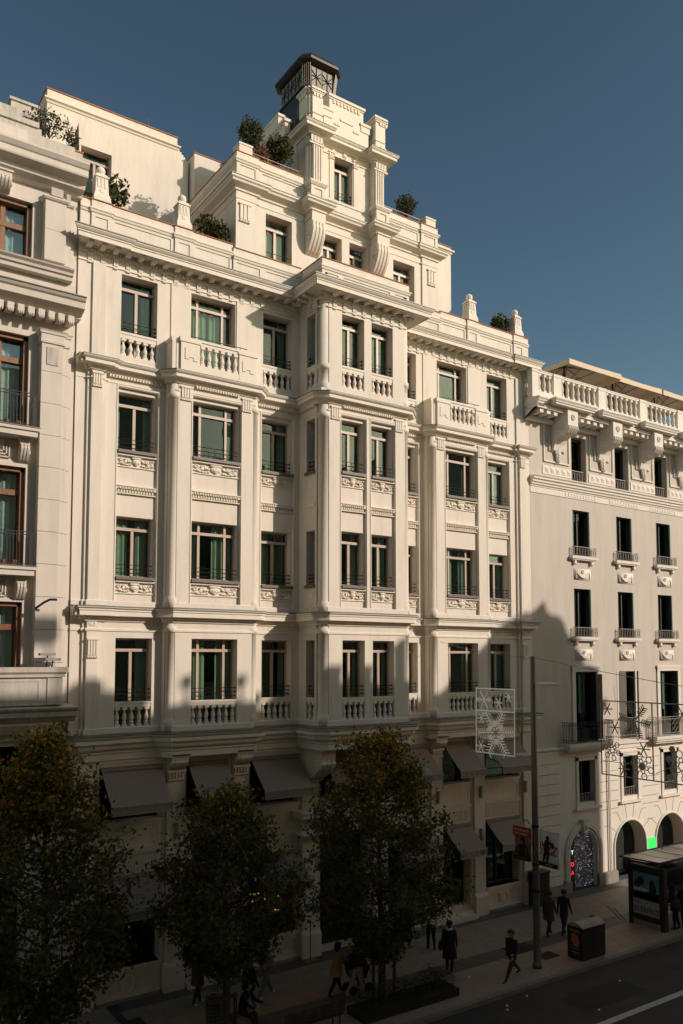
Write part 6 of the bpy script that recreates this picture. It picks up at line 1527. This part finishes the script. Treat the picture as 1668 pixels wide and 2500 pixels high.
    for sx in (-1,1): eb.ell(Vector((sx*.022,hy+.055,hipz+.418))*H,(.007*H,.005*H,.006*H),6,4)
    eb.build('eyes',BHR,t)
    if coat:
        cm,zl,flare=coat; cb=MB(); N=16; ring=[]
        levels=[(hipz+.31,.062,.05),(hipz+.285,.122,.075),(hipz+.23,.120,.088),(hipz+.12,.104,.082),(hipz+.02,.118,.094),(hipz-.08,.125*flare,.102*flare),(zl,.132*flare,.112*flare)]
        for z,rx,ry in levels:
            yo=math.sin(ln)*max(0,z-hipz)
            for k in range(N):
                a=2*math.pi*k/N; w_=1+.05*math.sin(3*a+z*9); cb.v.append(tuple(Vector((rx*math.cos(a)*w_,yo+ry*math.sin(a)*w_,z))*H))
        for i in range(len(levels)-1):
            for k in range(N): cb.f.append((i*N+k,i*N+(k+1)%N,(i+1)*N+(k+1)%N,(i+1)*N+k))
        cb.build('coat',cm,t,True)
    t['_h']=H; return t, hipz*H, H
def local_part(t, b, name, m): o=b.build(name,m,None,True); o.parent=t; return o
p,_,H=person('man in a black suit striding left along the kerb, phone in hand',19.4,-5.28,188,1.64,((38,3),(-38,10)),((12,45),(-14,18)),BLK,DRK,BSH,BHR,2)
o=MB().box(-.02,.02,.0,.07,-.005,.005); 
ph=MB().ell((-.22,.30,.82),(.03,.05,.012),8,5); local_part(p,ph,'phone','white')
p,_,H=person('woman in a long black coat and white trainers standing with her back to the viewer',18.15,-3.75,40,1.60,((8,6),(-8,10)),((-6,12),(6,14)),BLK,BLK,WSH,BRN,1,(BLK,.26,1.12))
s_=MB(); s_.tube([(-.12,-.06,1.36),(0,-.10,1.32),(.12,-.06,1.36)],.05,8); local_part(p,s_,'scarf',WHT)
b_=MB(); b_.ell((-.30,-.02,.78),(.07,.14,.16),10,8); b_.tube([(-.27,0,.92),(-.22,0,1.3)],.012,5); local_part(p,b_,'handbag',BLK)
person('person in a white jacket and black trousers half hidden behind the entrance tree',18.95,-1.9,70,1.60,((6,4),(-7,8)),((8,30),(-4,20)),WHT,BLK,WSH,BHR,1)
person('person in dark clothes and white shoes mostly hidden behind the tree by the door',18.55,-1.15,200,1.60,((10,6),(-8,8)),((-8,12),(8,16)),BLK,BLK,WSH,BRN,1)
person('woman in a tan coat walking right and pushing the stroller',14.1,-3.2,6,1.58,((24,4),(-24,10)),((42,30),(46,26)),TAN,BLK,BSH,BRN,6,(TAN,.36,1.0),longhair=True)
person('man in a black top and beige trousers walking left with papers in hand',14.5,-3.75,14,1.62,((-22,30),(10,4)),((-18,20),(20,18)),BLK,BEI,WSH,BHR,3)
p,_,H=person('person in a grey jacket with a black backpack walking right',12.3,-2.1,12,1.64,((26,4),(-24,8)),((-12,20),(14,22)),GRY,DEN,WSH,BHR,4)
b_=MB(); b_.ell((0,-.20,1.18),(.16,.11,.22),12,9); b_.tube([(-.1,-.05,1.36),(-.12,.08,1.3),(-.13,.06,1.1)],.02,5); b_.tube([(.1,-.05,1.36),(.12,.08,1.3),(.13,.06,1.1)],.02,5); local_part(p,b_,'backpack',BLK)
person('person in a black padded jacket and grey jeans walking right near the smaller tree',11.35,-2.8,8,1.62,((26,4),(-26,12)),((-10,14),(12,16)),BLK,DEN,WSH,BHR,3,(BLK,.44,1.05))
person('person with bare ankles and white trainers hidden behind the smaller tree',10.4,-1.45,10,1.60,((14,6),(-12,10)),((-10,14),(12,16)),BRC,DRK,WSH,BRN,2,(BRC,.34,1.05))
p,_,H=person('person in a dark jacket sitting on a low block beside the wire basket',10.7,-3.65,-60,1.60,((84,78),(80,60)),((38,40),(42,36)),BLK,DRK,BSH,BHR,18,sit=.52)
b_=MB(); b_.ell((.05,.30,.62),(.13,.09,.11),10,8); local_part(p,b_,'bag',TAN)
t=thing('seat_block','low granite seat block under the sitting person beside the wire basket','seat',(10.7,-3.65,0)); MB().box(10.45,10.95,-3.88,-3.42,0,.42).build('block','plinth',t)
person('woman in a long padded brown coat and patterned scarf walking away behind the lamp post',23.5,-3.2,8,1.58,((18,4),(-18,10)),((-12,14),(12,16)),BRC,BLK,BSH,BRN,2,(BRC,.34,1.05))
person('man in black walking away beside the woman in the padded coat',23.95,-3.5,12,1.64,((16,4),(-18,12)),((-10,12),(10,14)),BLK,DRK,BSH,BHR,2)
p,_,H=person('person in a black coat with a dark red bag waiting at the bus shelter',27.85,-5.45,120,1.62,((6,8),(-6,8)),((20,50),(16,60)),BLK,BLK,BSH,BHR,10,(BLK,.42,1.08),longhair=True)
b_=MB(); b_.ell((-.26,-.05,.92),(.13,.2,.2),10,8); local_part(p,b_,'shoulder_bag',DRD)
person('second person in black waiting at the bus shelter, nearest the right edge',28.3,-5.55,200,1.66,((5,6),(-6,6)),((10,40),(8,50)),BLK,BLK,BSH,BHR,3,(BLK,.44,1.05))
for o in bpy.data.objects:
    for k in ('_w','_h'):
        if k in o: del o[k]
bpy.data.scenes.remove(TMP)
